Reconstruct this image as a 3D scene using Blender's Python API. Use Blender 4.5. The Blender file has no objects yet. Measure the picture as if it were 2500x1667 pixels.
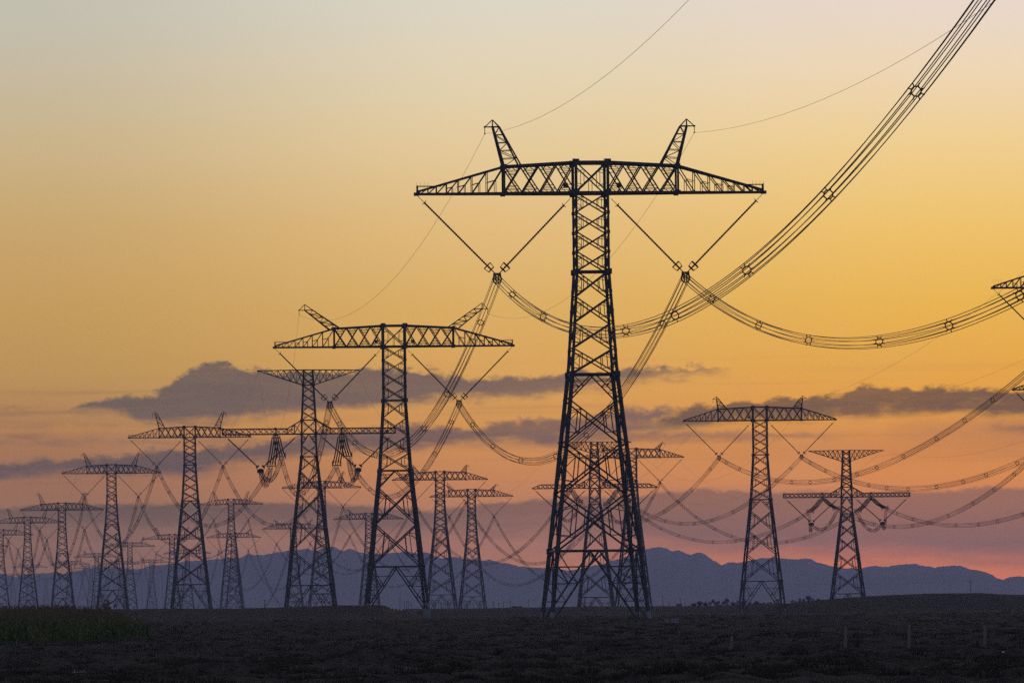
import bpy, math, random
import numpy as np
from mathutils import Matrix, Vector

random.seed(7)
rng = np.random.default_rng(7)
R = math.radians
scene = bpy.context.scene
COL = scene.collection

# ------------------------------------------------------------------ camera
W, H_ = 2500.0, 1667.0            # pixel frame in which things were measured
LENS = 250.0
F = LENS / 36.0 * W               # focal length in those pixels
CAMZ = 2.6
HORIZ = 1482.0                    # row of the horizon at the middle column
PITCH = math.atan((HORIZ - H_ / 2) / F)
ROLL = R(0.65)
cam_d = bpy.data.cameras.new("camera")
cam_d.lens = LENS
cam_d.sensor_width = 36.0
cam_d.clip_start = 1.0
cam_d.clip_end = 200000.0
cam = bpy.data.objects.new("camera", cam_d)
COL.objects.link(cam)
CM = Matrix.Translation((0, 0, CAMZ)) @ Matrix.Rotation(math.pi / 2 + PITCH, 4, 'X') @ Matrix.Rotation(-ROLL, 4, 'Z')
cam.matrix_world = CM
scene.camera = cam
CM3 = CM.to_3x3()
CM3I = CM3.inverted()


def ray(px, py):
    return CM3 @ Vector(((px - W / 2) / F, (H_ / 2 - py) / F, -1.0))


def at(px, py, D):
    r = ray(px, py)
    return Vector((0, 0, CAMZ)) + r * (D / r.y)


def proj(p):
    c = CM3I @ (Vector(p) - Vector((0, 0, CAMZ)))
    return W / 2 + F * c.x / -c.z, H_ / 2 - F * c.y / -c.z


def yh(px):
    return HORIZ - (px - W / 2) * math.tan(ROLL)


# ------------------------------------------------------------------ colour helpers
HAZE = 3.8e-5                      # density of the air near the ground
HAZE_TOP, HAZE_END = 255.0, 31500.0
HAZE_GLOW = (0.096, 0.098, 0.17)    # light the air adds at full depth


def beyond(c, v):
    """the colour of the sky outside the air layer that is seen as c through it at elevation v"""
    t = math.exp(-HAZE * min(HAZE_TOP / max(v, 1e-3), HAZE_END))
    return tuple(max(0.002, (a - (1 - t) * h) / t) for a, h in zip(c[:3], HAZE_GLOW)) + (1.0,)


def lin(r, g, b):
    def f(c):
        c /= 255.0
        return c / 12.92 if c <= 0.04045 else ((c + 0.055) / 1.055) ** 2.4
    return (f(r), f(g), f(b), 1.0)


scene.view_settings.view_transform = 'Standard'
scene.view_settings.look = 'None'
scene.view_settings.exposure = 0.0
scene.view_settings.gamma = 1.0
scene.cycles.use_denoising = False
scene.cycles.sample_clamp_direct = 4.0
scene.cycles.sample_clamp_indirect = 2.0
scene.cycles.max_bounces = 5
scene.cycles.volume_bounces = 0

# ------------------------------------------------------------------ sky (world)
SUN_EL, SUN_AZ = R(1.2), R(4.0)      # just above the horizon, a little right of the view axis
world = bpy.data.worlds.new("World")
scene.world = world
world.use_nodes = True
nt = world.node_tree
for n in list(nt.nodes):
    nt.nodes.remove(n)
NL = nt.links.new


def N(t, **kw):
    n = nt.nodes.new(t)
    for k, v in kw.items():
        setattr(n, k, v)
    return n


def M(op, a, b=None, c=None, clamp=False):
    n = N('ShaderNodeMath', operation=op, use_clamp=clamp)
    for i, v in enumerate((a, b, c)):
        if v is None:
            continue
        if isinstance(v, (int, float)):
            n.inputs[i].default_value = v
        else:
            NL(v, n.inputs[i])
    return n.outputs[0]


def sstep(x, lo, hi):
    n = N('ShaderNodeMapRange', interpolation_type='SMOOTHSTEP')
    for i, v in ((0, x), (1, lo), (2, hi)):
        if isinstance(v, (int, float)):
            n.inputs[i].default_value = v
        else:
            NL(v, n.inputs[i])
    n.inputs[3].default_value = 0.0
    n.inputs[4].default_value = 1.0
    return n.outputs[0]


def mixc(fac, a, b):
    n = N('ShaderNodeMix', data_type='RGBA', clamp_factor=True)
    for sock, v in ((n.inputs[0], fac), (n.inputs[6], a), (n.inputs[7], b)):
        if isinstance(v, (int, float)):
            sock.default_value = v
        elif isinstance(v, tuple):
            sock.default_value = v
        else:
            NL(v, sock)
    return n.outputs[2]


tc = N('ShaderNodeTexCoord')
sep = N('ShaderNodeSeparateXYZ')
NL(tc.outputs['Generated'], sep.inputs[0])
dx, dy, dz = sep.outputs
fy = M('MAXIMUM', dy, 0.05)
U = M('DIVIDE', dx, fy)            # tangent of the azimuth, 0 straight ahead
V = M('DIVIDE', dz, fy)            # tangent of the elevation
UMAX = 0.085
UN = M('MULTIPLY_ADD', U, 0.5 / UMAX, 0.5, clamp=True)

comb = N('ShaderNodeCombineXYZ')
NL(U, comb.inputs[0])
NL(V, comb.inputs[1])


def noise(sx, sy, detail, rough=0.55, off=0.0, dist=0.0):
    vm = N('ShaderNodeVectorMath', operation='MULTIPLY')
    NL(comb.outputs[0], vm.inputs[0])
    vm.inputs[1].default_value = (sx, sy, 1)
    va = N('ShaderNodeVectorMath', operation='ADD')
    NL(vm.outputs[0], va.inputs[0])
    va.inputs[1].default_value = (off, off * 1.7, off)
    tx = N('ShaderNodeTexNoise')
    tx.inputs['Scale'].default_value = 1.0
    tx.inputs['Detail'].default_value = detail
    tx.inputs['Roughness'].default_value = rough
    tx.inputs['Distortion'].default_value = dist
    NL(va.outputs[0], tx.inputs['Vector'])
    return M('SUBTRACT', tx.outputs[0], 0.5)


S = W / 2352.0


def uv(xd, yd):
    r = ray(xd * S, yd * S)
    return r.x / r.y, r.z / r.y


VLO, VHI = -0.02, 0.10


def curve(pts):
    """a float curve in azimuth: elevation of an edge through the given points"""
    n = N('ShaderNodeFloatCurve')
    cu = n.mapping.curves[0]
    q = []
    for xd, yd in pts:
        u, v = uv(xd, yd)
        q.append((0.5 + 0.5 * u / UMAX, (v - VLO) / (VHI - VLO)))
    q.sort()
    q = [(0.0, q[0][1])] + [p for p in q if 0.0 < p[0] < 1.0] + [(1.0, q[-1][1])]
    cu.points[0].location = q[0]
    cu.points[1].location = q[-1]
    for p in q[1:-1]:
        cu.points.new(*p)
    for p in cu.points:
        p.handle_type = 'VECTOR'
    n.mapping.update()
    NL(UN, n.inputs['Value'])
    return M('MULTIPLY_ADD', n.outputs[0], VHI - VLO, VLO)


def ramp(stops):
    n = N('ShaderNodeValToRGB')
    cr = n.color_ramp
    e = cr.elements
    st = sorted(((HORIZ / S - yd) * S / F, c) for yd, c in stops)
    pos = [((v - VLO) / (VHI - VLO), beyond(lin(*c), v)) for v, c in st]
    e[0].position, e[0].color = pos[0]
    e[1].position, e[1].color = pos[-1]
    for p, c in pos[1:-1]:
        x = e.new(p)
        x.color = c
    NL(M('MULTIPLY_ADD', V, 1 / (VHI - VLO), -VLO / (VHI - VLO), clamp=True), n.inputs[0])
    return n.outputs[0]


# clear sky: colours by elevation (rows of the measured frame) left, middle and right of the view
SKY_L = [(0, (194, 191, 176)), (130, (198, 187, 163)), (330, (202, 178, 136)), (500, (200, 166, 111)), (700, (195, 154, 94)), (850, (185, 145, 90)), (980, (168, 122, 88)),
         (1096, (152, 110, 92)), (1200, (142, 108, 98)), (1300, (132, 102, 98)), (1400, (116, 88, 90))]
SKY_M = [(0, (221, 214, 197)), (160, (227, 211, 180)), (330, (229, 203, 156)), (520, (226, 187, 126)), (700, (219, 174, 101)), (850, (216, 163, 94)), (1000, (206, 144, 86)),
         (1100, (196, 132, 92)), (1200, (170, 120, 104)), (1300, (164, 114, 102)), (1400, (150, 100, 96))]
SKY_R = [(0, (232, 215, 204)), (160, (238, 214, 182)), (330, (240, 207, 146)), (520, (238, 194, 110)), (700, (233, 180, 84)), (850, (228, 166, 76)), (950, (224, 155, 78)),
         (1035, (204, 134, 82)), (1100, (212, 138, 84)), (1200, (192, 120, 96)), (1300, (208, 122, 98)), (1400, (190, 108, 94))]
cl, cm, cr_ = ramp(SKY_L), ramp(SKY_M), ramp(SKY_R)
glow = mixc(sstep(U, -0.072, 0.004), cl, cm)
glow = mixc(sstep(U, -0.004, 0.062), glow, cr_)
# faint unevenness of thin high veil
veil = noise(30, 60, 3, 0.5, 9.1)
glow = mixc(M('MULTIPLY', sstep(veil, 0.05, 0.3), 0.06), glow, lin(190, 190, 178))

n_top = noise(230, 420, 5, 0.62, 1.3)
n_fine = noise(620, 1100, 3, 0.6, 5.7)
n_soft = noise(70, 420, 4, 0.55, 3.1)
n_in = noise(42, 330, 5, 0.6, 12.3, 0.4)


def cloud(col, top, bot, colour, strength, top_soft=0.0005, bot_soft=0.0016, amp=0.0022, bamp=0.0035, gaps=0.13):
    t = curve(top)
    b = curve(bot)
    vt = M('MULTIPLY_ADD', n_top, amp * 1.5, M('MULTIPLY_ADD', n_fine, amp * 0.65, V))
    vb = M('MULTIPLY_ADD', n_soft, bamp * 1.5, M('MULTIPLY_ADD', n_top, amp * 0.7, M('MULTIPLY_ADD', n_fine, amp * 0.5, V)))
    thick = M('SUBTRACT', t, b)
    mt = sstep(M('SUBTRACT', t, vt), -top_soft, top_soft)
    mb = sstep(M('SUBTRACT', vb, b), -bot_soft, bot_soft)
    body = sstep(thick, 0.00003, 0.0005)
    inner = M('MULTIPLY_ADD', sstep(n_in, -0.18, 0.28), -gaps, 1.0)
    m = M('MULTIPLY', M('MULTIPLY', mt, mb), M('MULTIPLY', M('MULTIPLY', body, inner), strength))
    vm = max(0.004, uv(1176, sum(p[1] for p in top + bot) / len(top + bot))[1])
    ca_, cb_ = (beyond(lin(*c), vm) for c in colour)
    return mixc(m, col, mixc(sstep(U, -0.07, 0.07), ca_, cb_))


# broad lower veil of cloud
glow = cloud(glow,
             [(0, 1166), (200, 1160), (342, 1156), (513, 1155), (649, 1155), (762, 1155), (880, 1165), (987, 1169), (1086, 1162), (1156, 1151), (1250, 1147),
              (1478, 1136), (1560, 1127), (1620, 1121), (1718, 1129), (1840, 1129), (2000, 1131), (2089, 1132), (2226, 1122), (2290, 1118), (2352, 1122)],
             [(0, 1211), (250, 1212), (513, 1213), (650, 1219), (762, 1222), (900, 1232), (1100, 1222), (1250, 1225), (1450, 1240), (1620, 1260),
              (1800, 1268), (2000, 1275), (2200, 1285), (2352, 1290)],
             ((100, 86, 90), (142, 104, 98)), 0.93, 0.0004, 0.0030, 0.0012, 0.003, 0.07)
# faint streaks of thin cloud between the banks
streak = noise(16, 620, 5, 0.58, 21.7, 0.3)
s_m = M('MULTIPLY', sstep(streak, 0.02, 0.2), M('MULTIPLY', sstep(V, 0.012, 0.019), M('SUBTRACT', 1.0, sstep(V, 0.029, 0.037))))
glow = mixc(M('MULTIPLY', s_m, 0.2), glow, mixc(sstep(U, -0.07, 0.07), beyond(lin(112, 90, 88), 0.024), beyond(lin(160, 112, 90), 0.024)))
# thin wisps
glow = cloud(glow, [(1380, 999), (1440, 994), (1543, 995), (1660, 991), (1800, 996), (1894, 998), (1960, 1001)],
             [(1380, 1005), (1440, 1012), (1543, 1013), (1660, 1008), (1800, 1005), (1894, 1004), (1960, 1003)],
             ((125, 100, 98), (135, 98, 90)), 0.8, 0.0006, 0.0007, 0.0016, 0.0016)
glow = cloud(glow, [(2020, 985), (2150, 975), (2260, 965), (2352, 960)], [(2020, 986), (2150, 998), (2260, 1004), (2352, 1008)],
             ((164, 112, 92), (164, 112, 90)), 0.6, 0.002, 0.0026, 0.002, 0.002)
glow = cloud(glow, [(2240, 986), (2300, 982), (2352, 980)], [(2240, 987), (2300, 990), (2352, 991)],
             ((125, 95, 92), (125, 95, 92)), 0.75, 0.0006, 0.0006, 0.001, 0.001)
glow = cloud(glow, [(0, 1000), (60, 996), (110, 1001), (140, 1004)], [(0, 1003), (60, 1006), (110, 1004), (140, 1005)],
             ((100, 84, 86), (100, 84, 86)), 0.6, 0.0006, 0.0006, 0.001, 0.001)
# long middle band
glow = cloud(glow,
             [(0, 1069), (60, 1062), (109, 1055), (205, 1052), (308, 1041), (376, 1030), (450, 1027), (513, 1023), (590, 1018), (680, 1008), (760, 998), (850, 987),
              (950, 980), (1040, 983), (1096, 984), (1122, 971), (1166, 963), (1223, 967), (1287, 962), (1370, 950), (1434, 941), (1522, 939), (1563, 943), (1605, 931), (1643, 935), (1680, 950)],
             [(0, 1095), (90, 1092), (171, 1089), (308, 1087), (444, 1083), (547, 1071), (620, 1062), (676, 1049), (740, 1035), (850, 1030), (960, 1032), (1030, 1024), (1090, 1014),
              (1176, 1010), (1270, 1011), (1360, 1007), (1440, 999), (1487, 991), (1553, 987), (1605, 979), (1643, 968), (1680, 951)],
             ((97, 85, 90), (132, 102, 96)), 0.94, 0.0006, 0.0012, 0.0022, 0.003)
# big left cloud
glow = cloud(glow,
             [(140, 938), (165, 935), (200, 928), (240, 917), (285, 910), (330, 904), (370, 892), (430, 858), (470, 839), (490, 836), (530, 839), (570, 848), (600, 851), (680, 850), (750, 847),
              (830, 850), (880, 848), (950, 846), (1000, 851), (1030, 864), (1060, 876), (1100, 871), (1150, 866), (1270, 860), (1400, 855), (1480, 850), (1550, 847), (1600, 847), (1650, 848), (1690, 850)],
             [(140, 943), (165, 944), (200, 945), (240, 944), (285, 942), (305, 962), (340, 968), (400, 974), (440, 972), (500, 966), (565, 957), (680, 946), (760, 935), (844, 929), (942, 924),
              (1040, 915), (1125, 910), (1200, 907), (1270, 903), (1330, 895), (1400, 886), (1450, 878), (1500, 868), (1550, 861), (1600, 857), (1650, 854), (1690, 851)],
             ((103, 92, 92), (128, 100, 92)), 0.95, 0.0005, 0.0011, 0.0026, 0.0026)
# right cloud with a hot rim towards the set sun
r_top = [(1500, 968), (1543, 951), (1582, 938), (1679, 923), (1796, 916), (1874, 908), (1933, 906), (1957, 894), (1980, 887), (2012, 888), (2070, 898), (2129, 892), (2183, 892), (2226, 896),
         (2290, 894), (2352, 897)]
r_bot = [(1500, 969), (1543, 978), (1600, 980), (1659, 974), (1776, 960), (1893, 955), (1952, 954), (2010, 947), (2030, 938), (2089, 941), (2206, 943), (2290, 945), (2352, 947)]
glow = cloud(glow, [(x, y - 2.5) for x, y in r_top], r_bot, ((236, 166, 62), (240, 170, 62)), 0.7, 0.0005, 0.0012, 0.0022, 0.003)
glow = cloud(glow, r_top, r_bot, ((112, 92, 88), (112, 86, 78)), 0.95, 0.0005, 0.0012, 0.0022, 0.003)

# the rest of the dome: twilight sky
sky = N('ShaderNodeTexSky', sky_type='NISHITA')
sky.sun_disc = False
sky.sun_elevation = SUN_EL
sky.sun_rotation = SUN_AZ
sky.altitude = 800
sky.air_density = 1.0
sky.dust_density = 1.6
sky.ozone_density = 2.0
sk = N('ShaderNodeVectorMath', operation='SCALE')
NL(sky.outputs[0], sk.inputs[0])
sk.inputs['Scale'].default_value = 1.0
in_el = M('SUBTRACT', 1.0, sstep(V, 0.10, 0.22))
in_az = M('SUBTRACT', 1.0, sstep(M('ABSOLUTE', U), 0.10, 0.45))
front = sstep(dy, 0.05, 0.3)
mask = M('MULTIPLY', M('MULTIPLY', in_el, in_az), front)
SKY_STRENGTH = 0.10
FILL_BELT = (1.3, 1.33, 1.9)
up = N('ShaderNodeVectorMath', operation='SCALE')
NL(glow, up.inputs[0])
up.inputs['Scale'].default_value = 1.0 / SKY_STRENGTH
# bright belt added along the horizon outside the view to light the haze
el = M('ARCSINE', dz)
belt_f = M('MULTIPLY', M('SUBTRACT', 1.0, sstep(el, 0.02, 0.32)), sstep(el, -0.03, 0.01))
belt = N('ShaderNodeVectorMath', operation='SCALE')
belt.inputs[0].default_value = tuple(c / SKY_STRENGTH for c in FILL_BELT)
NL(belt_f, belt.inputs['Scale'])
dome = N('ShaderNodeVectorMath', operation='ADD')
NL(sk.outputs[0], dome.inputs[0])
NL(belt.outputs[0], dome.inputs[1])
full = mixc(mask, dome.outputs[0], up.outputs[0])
bg = N('ShaderNodeBackground')
bg.inputs['Strength'].default_value = SKY_STRENGTH
NL(full, bg.inputs['Color'])
wo = N('ShaderNodeOutputWorld')
NL(bg.outputs[0], wo.inputs['Surface'])

sun_d = bpy.data.lights.new("sun", 'SUN')
sun_d.energy = 0.12
sun_d.angle = R(0.5)
sun_d.color = (1.0, 0.62, 0.32)
sun = bpy.data.objects.new("sun", sun_d)
COL.objects.link(sun)
sdir = Vector((math.sin(SUN_AZ) * math.cos(SUN_EL), math.cos(SUN_AZ) * math.cos(SUN_EL), math.sin(SUN_EL)))
sun.rotation_euler = sdir.to_track_quat('Z', 'Y').to_euler()
sun.location = (60, 0, 120)


# ------------------------------------------------------------------ materials
def mat(name, base, rough=0.8, metal=0.0, var=0.3, scale=3.0, bump=0.0, spec=0.5):
    m = bpy.data.materials.new(name)
    m.use_nodes = True
    t = m.node_tree
    b = t.nodes['Principled BSDF']
    b.inputs['Roughness'].default_value = rough
    b.inputs['Metallic'].default_value = metal
    b.inputs['Specular IOR Level'].default_value = spec
    co = t.nodes.new('ShaderNodeTexCoord')
    nz = t.nodes.new('ShaderNodeTexNoise')
    nz.inputs['Scale'].default_value = scale
    nz.inputs['Detail'].default_value = 5
    t.links.new(co.outputs['Object'], nz.inputs['Vector'])
    r = t.nodes.new('ShaderNodeValToRGB')
    r.color_ramp.elements[0].position = 0.3
    r.color_ramp.elements[1].position = 0.7
    r.color_ramp.elements[0].color = tuple(c * (1 - var) for c in base) + (1,)
    r.color_ramp.elements[1].color = tuple(min(1, c * (1 + var)) for c in base) + (1,)
    t.links.new(nz.outputs[0], r.inputs[0])
    t.links.new(r.outputs[0], b.inputs['Base Color'])
    if bump:
        bp = t.nodes.new('ShaderNodeBump')
        bp.inputs['Distance'].default_value = bump
        t.links.new(nz.outputs[0], bp.inputs['Height'])
        t.links.new(bp.outputs[0], b.inputs['Normal'])
    return m


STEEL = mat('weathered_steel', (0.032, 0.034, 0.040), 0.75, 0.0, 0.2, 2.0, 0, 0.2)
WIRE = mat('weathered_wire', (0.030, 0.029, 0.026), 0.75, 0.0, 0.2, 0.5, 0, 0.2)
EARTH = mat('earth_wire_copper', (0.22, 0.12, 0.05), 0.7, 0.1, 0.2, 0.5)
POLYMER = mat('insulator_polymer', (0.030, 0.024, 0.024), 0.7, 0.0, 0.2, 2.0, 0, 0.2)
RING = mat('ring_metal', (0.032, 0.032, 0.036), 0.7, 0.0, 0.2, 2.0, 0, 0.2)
POST = mat('weathered_post', (0.10, 0.097, 0.085), 0.9, 0.0, 0.25, 3.0)
CONCRETE = mat('concrete', (0.14, 0.155, 0.17), 0.9, 0.0, 0.15, 2.0, 0.02)
WOOD = mat('weathered_wood', (0.08, 0.06, 0.05), 0.9, 0.0, 0.3, 4.0)
LEAF = mat('corn_leaf', (0.055, 0.085, 0.018), 0.75, 0.0, 0.5, 0.8, 0, 0.2)
LEAF2 = mat('corn_leaf_pale', (0.13, 0.14, 0.04), 0.75, 0.0, 0.5, 0.8, 0, 0.2)
TASSEL = mat('corn_tassel', (0.085, 0.06, 0.032), 0.9, 0.0, 0.4, 0.8, 0, 0.2)
SCRUB = mat('dry_scrub', (0.028, 0.025, 0.017), 0.9, 0.0, 0.55, 0.5, 0, 0.1)
FOLIAGE = mat('tree_foliage', (0.05, 0.055, 0.03), 0.85, 0.0, 0.4, 0.6, 0, 0.2)
ROCK = mat('mountain_rock', (0.10, 0.09, 0.085), 0.95, 0.0, 0.25, 0.0015, 0, 0.1)
PLASTIC = mat('white_plastic', (0.75, 0.75, 0.76), 0.5, 0.0, 0.05, 5)
PAINT = mat('machine_paint', (0.04, 0.032, 0.02), 0.6, 0.0, 0.2, 3)
BARK = mat('bleached_branch', (0.32, 0.29, 0.25), 0.9, 0.0, 0.2, 6)


def ground_mat():
    m = bpy.data.materials.new('dry_earth')
    m.use_nodes = True
    t = m.node_tree
    b = t.nodes['Principled BSDF']
    b.inputs['Roughness'].default_value = 0.95
    b.inputs['Specular IOR Level'].default_value = 0.1
    g = t.nodes.new('ShaderNodeNewGeometry')

    def nz(sc, det, sx=1, sy=1):
        mp = t.nodes.new('ShaderNodeMapping')
        mp.inputs['Scale'].default_value = (sx, sy, 1)
        t.links.new(g.outputs['Position'], mp.inputs['Vector'])
        n = t.nodes.new('ShaderNodeTexNoise')
        n.inputs['Scale'].default_value = sc
        n.inputs['Detail'].default_value = det
        n.inputs['Roughness'].default_value = 0.65
        t.links.new(mp.outputs[0], n.inputs['Vector'])
        return n.outputs[0]

    def rp(inp, p0, c0, p1, c1):
        r = t.nodes.new('ShaderNodeValToRGB')
        e = r.color_ramp.elements
        e[0].position, e[0].color = p0, c0 + (1,)
        e[1].position, e[1].color = p1, c1 + (1,)
        t.links.new(inp, r.inputs[0])
        return r.outputs[0]
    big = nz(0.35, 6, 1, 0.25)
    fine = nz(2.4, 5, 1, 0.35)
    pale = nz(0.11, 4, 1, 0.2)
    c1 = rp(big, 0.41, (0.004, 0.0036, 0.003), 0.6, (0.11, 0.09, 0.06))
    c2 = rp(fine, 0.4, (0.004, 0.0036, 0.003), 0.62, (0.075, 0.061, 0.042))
    mx = t.nodes.new('ShaderNodeMix')
    mx.data_type = 'RGBA'
    mx.inputs[0].default_value = 0.5
    t.links.new(c1, mx.inputs[6])
    t.links.new(c2, mx.inputs[7])
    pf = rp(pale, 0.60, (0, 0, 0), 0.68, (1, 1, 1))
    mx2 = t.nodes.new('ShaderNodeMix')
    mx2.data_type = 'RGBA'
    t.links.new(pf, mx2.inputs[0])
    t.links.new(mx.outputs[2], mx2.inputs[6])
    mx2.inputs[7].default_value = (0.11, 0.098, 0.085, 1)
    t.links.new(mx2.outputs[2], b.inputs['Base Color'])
    bp = t.nodes.new('ShaderNodeBump')
    bp.inputs['Distance'].default_value = 0.5
    bp.inputs['Strength'].default_value = 1.0
    t.links.new(fine, bp.inputs['Height'])
    t.links.new(bp.outputs[0], b.inputs['Normal'])
    return m


# ------------------------------------------------------------------ mesh helpers
class MB:
    def __init__(s):
        s.v, s.f, s.m = [], [], []

    def quad(s, pts, mi=0):
        n = len(s.v)
        s.v.extend(tuple(p) for p in pts)
        s.f.append(tuple(range(n, n + len(pts))))
        s.m.append(mi)

    def bar(s, p, q, w, w2=None, caps=False, mi=0):
        p, q = Vector(p), Vector(q)
        d = q - p
        if d.length < 1e-6:
            return
        d.normalize()
        a = d.cross(Vector((0, 0, 1)))
        if a.length < 0.05:
            a = d.cross(Vector((0, 1, 0)))
        a.normalize()
        b = d.cross(a)
        h, h2 = w / 2, (w2 or w) / 2
        n = len(s.v)
        for c, k in ((p, h), (q, h2)):
            for sa, sb in ((-1, -1), (1, -1), (1, 1), (-1, 1)):
                s.v.append(tuple(c + a * (sa * k) + b * (sb * k)))
        for i in range(4):
            j = (i + 1) % 4
            s.f.append((n + i, n + j, n + 4 + j, n + 4 + i))
            s.m.append(mi)
        if caps:
            s.f.append((n + 3, n + 2, n + 1, n))
            s.f.append((n + 4, n + 5, n + 6, n + 7))
            s.m += [mi, mi]

    def box(s, c, sx, sy, sz, mi=0):
        x, y, z = c
        s.bar((x, y, z - sz / 2), (x, y, z + sz / 2), 1.0, None, True, mi)
        k = len(s.v) - 8
        for i in range(8):
            vx, vy, vz = s.v[k + i]
            s.v[k + i] = (x + (vx - x) * sx, y + (vy - y) * sy, vz)

    def tube(s, pts, r, n=6, mi=0):
        """tube along pts, r a number or one radius per point"""
        pts = [Vector(p) for p in pts]
        rs = [r] * len(pts) if isinstance(r, (int, float)) else r
        base = len(s.v)
        for i, p in enumerate(pts):
            d = pts[min(i + 1, len(pts) - 1)] - pts[max(i - 1, 0)]
            d.normalize()
            a = d.cross(Vector((0, 0, 1)))
            if a.length < 0.05:
                a = d.cross(Vector((0, 1, 0)))
            a.normalize()
            b = d.cross(a)
            for k in range(n):
                t = 2 * math.pi * (k + 0.5) / n
                s.v.append(tuple(p + a * (math.cos(t) * rs[i]) + b * (math.sin(t) * rs[i])))
        for i in range(len(pts) - 1):
            for k in range(n):
                k2 = (k + 1) % n
                s.f.append((base + i * n + k, base + i * n + k2, base + (i + 1) * n + k2, base + (i + 1) * n + k))
                s.m.append(mi)
        s.f.append(tuple(base + k for k in range(n))[::-1])
        s.f.append(tuple(base + (len(pts) - 1) * n + k for k in range(n)))
        s.m += [mi, mi]

    def ring(s, c, axis, rad, w, n=10):
        c, axis = Vector(c), Vector(axis).normalized()
        a = axis.cross(Vector((0, 1, 0)))
        if a.length < 0.05:
            a = axis.cross(Vector((1, 0, 0)))
        a.normalize()
        b = axis.cross(a)
        P = [c + a * (math.cos(2 * math.pi * k / n) * rad) + b * (math.sin(2 * math.pi * k / n) * rad) for k in range(n)]
        for k in range(n):
            s.bar(P[k], P[(k + 1) % n], w)
        return P

    def mesh(s, name, mats):
        me = bpy.data.meshes.new(name)
        me.from_pydata(s.v, [], s.f)
        for m in (mats if isinstance(mats, (list, tuple)) else [mats]):
            me.materials.append(m)
        me.polygons.foreach_set('material_index', s.m)
        me.update()
        return me

    def obj(s, name, mats, parent=None, loc=None):
        return link(name, s.mesh(name, mats), parent, loc)


def link(name, me, parent=None, loc=None, rz=0.0):
    o = bpy.data.objects.new(name, me)
    COL.objects.link(o)
    if parent is not None:
        o.parent = parent
    if loc is not None:
        o.location = loc
    if rz:
        o.rotation_euler = (0, 0, rz)
    return o


def tag(o, label=None, cat=None, group=None, kind=None):
    if label:
        o['label'] = label
    if cat:
        o['category'] = cat
    if group:
        o['group'] = group
    if kind:
        o['kind'] = kind
    return o


def thing(name, label, cat, loc, rz=0.0, group=None):
    o = link(name, None, None, loc, rz)
    o.empty_display_size = 2.0
    return tag(o, label, cat, group)


# ------------------------------------------------------------------ terrain
def vnoise(x, y, seed=0):
    """value noise on numpy arrays, roughly -1..1"""
    xi, yi = np.floor(x).astype(np.int64), np.floor(y).astype(np.int64)
    fx, fy_ = x - xi, y - yi
    fx, fy_ = fx * fx * (3 - 2 * fx), fy_ * fy_ * (3 - 2 * fy_)

    def h(a, b):
        n = (a * 374761393 + b * 668265263 + seed * 982451653) & 0xffffffff
        n = ((n ^ (n >> 13)) * 1274126177) & 0xffffffff
        return ((n ^ (n >> 16)) & 0xffff) / 32767.5 - 1.0
    a, b, c, d = h(xi, yi), h(xi + 1, yi), h(xi, yi + 1), h(xi + 1, yi + 1)
    return (a * (1 - fx) + b * fx) * (1 - fy_) + (c * (1 - fx) + d * fx) * fy_


def fbm(x, y, oct=4, seed=0):
    t, a, s = 0, 1.0, 0
    for i in range(oct):
        t = t + a * vnoise(x * 2 ** i, y * 2 ** i, seed + i)
        s += a
        a *= 0.5
    return t / s


def smooth(x, a, b):
    t = np.clip((x - a) / (b - a), 0, 1)
    return t * t * (3 - 2 * t)


# skyline of the near rise: column, row, in the measured frame
RIDGE = [(-900, 1490), (0, 1489), (180, 1487), (320, 1486), (560, 1484), (660, 1483), (740, 1479), (830, 1476), (870, 1477), (905, 1476), (935, 1479), (965, 1484), (1040, 1485), (1160, 1484),
         (1280, 1482), (1450, 1479.5), (1600, 1479), (1680, 1479), (1800, 1476), (1930, 1471), (2020, 1461), (2115, 1454), (2250, 1449), (2370, 1447), (2440, 1449), (2500, 1451), (2800, 1450), (3400, 1456)]
RX = np.array([p[0] for p in RIDGE], float)
RH = np.array([(yh(p[0]) - p[1]) / F for p in RIDGE])


def terrain(X, Y):
    X = np.asarray(X, float)
    Y = np.asarray(Y, float)
    Yc = np.maximum(Y, 1.0)
    px = W / 2 + F * X / Yc
    dr = 1395 + 1000 * smooth(px, 925, 1010) - 480 * smooth(px, 1900, 2100)
    zr = CAMZ + np.interp(px, RX, RH) * dr
    zr = zr + fbm(X * 0.5, Y * 0.01, 3, 40) * 0.10 + fbm(X * 0.12, Y * 0.01, 2, 46) * 0.12
    base = 1.0 * smooth(Y, 620, 950) - 0.7 * smooth(Y, 1250, 1700) - 0.4 * smooth(Y, 1700, 2100)
    up = smooth(Y, dr - 190, dr)
    dn = smooth(Y, dr, dr + 320)
    far = -1.2
    z = (base * (1 - up) + zr * up) * (1 - dn) + far * dn
    near = (1 - smooth(Y, 900, 1300)) * smooth(Y, 30, 120)
    z = z + near * (fbm(X / 6.0, Y / 22.0, 4, 3) * 0.42 + np.abs(fbm(X / 1.7, Y / 6.0, 4, 11)) * 0.42 * (1 - 0.5 * smooth(Y, 350, 700)) - 0.06)
    return np.where(Y > 0, z, 0.0)


def tz(x, y):
    return float(terrain(np.array([x]), np.array([y]))[0])


ang = np.concatenate([np.arange(-180, -30, 10.0), np.arange(-30, -6.5, 1.5), np.arange(-6.5, 6.5, 0.028), np.arange(6.5, 30, 1.5), np.arange(30, 180, 10.0)])
ang = np.radians(ang)
rad = np.concatenate([np.geomspace(5, 170, 14)[:-1], np.geomspace(170, 1000, 560)[:-1], np.geomspace(1000, 2900, 170)[:-1], np.geomspace(2900, 60000, 16)])
AA, RR = np.meshgrid(ang, rad)
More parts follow.
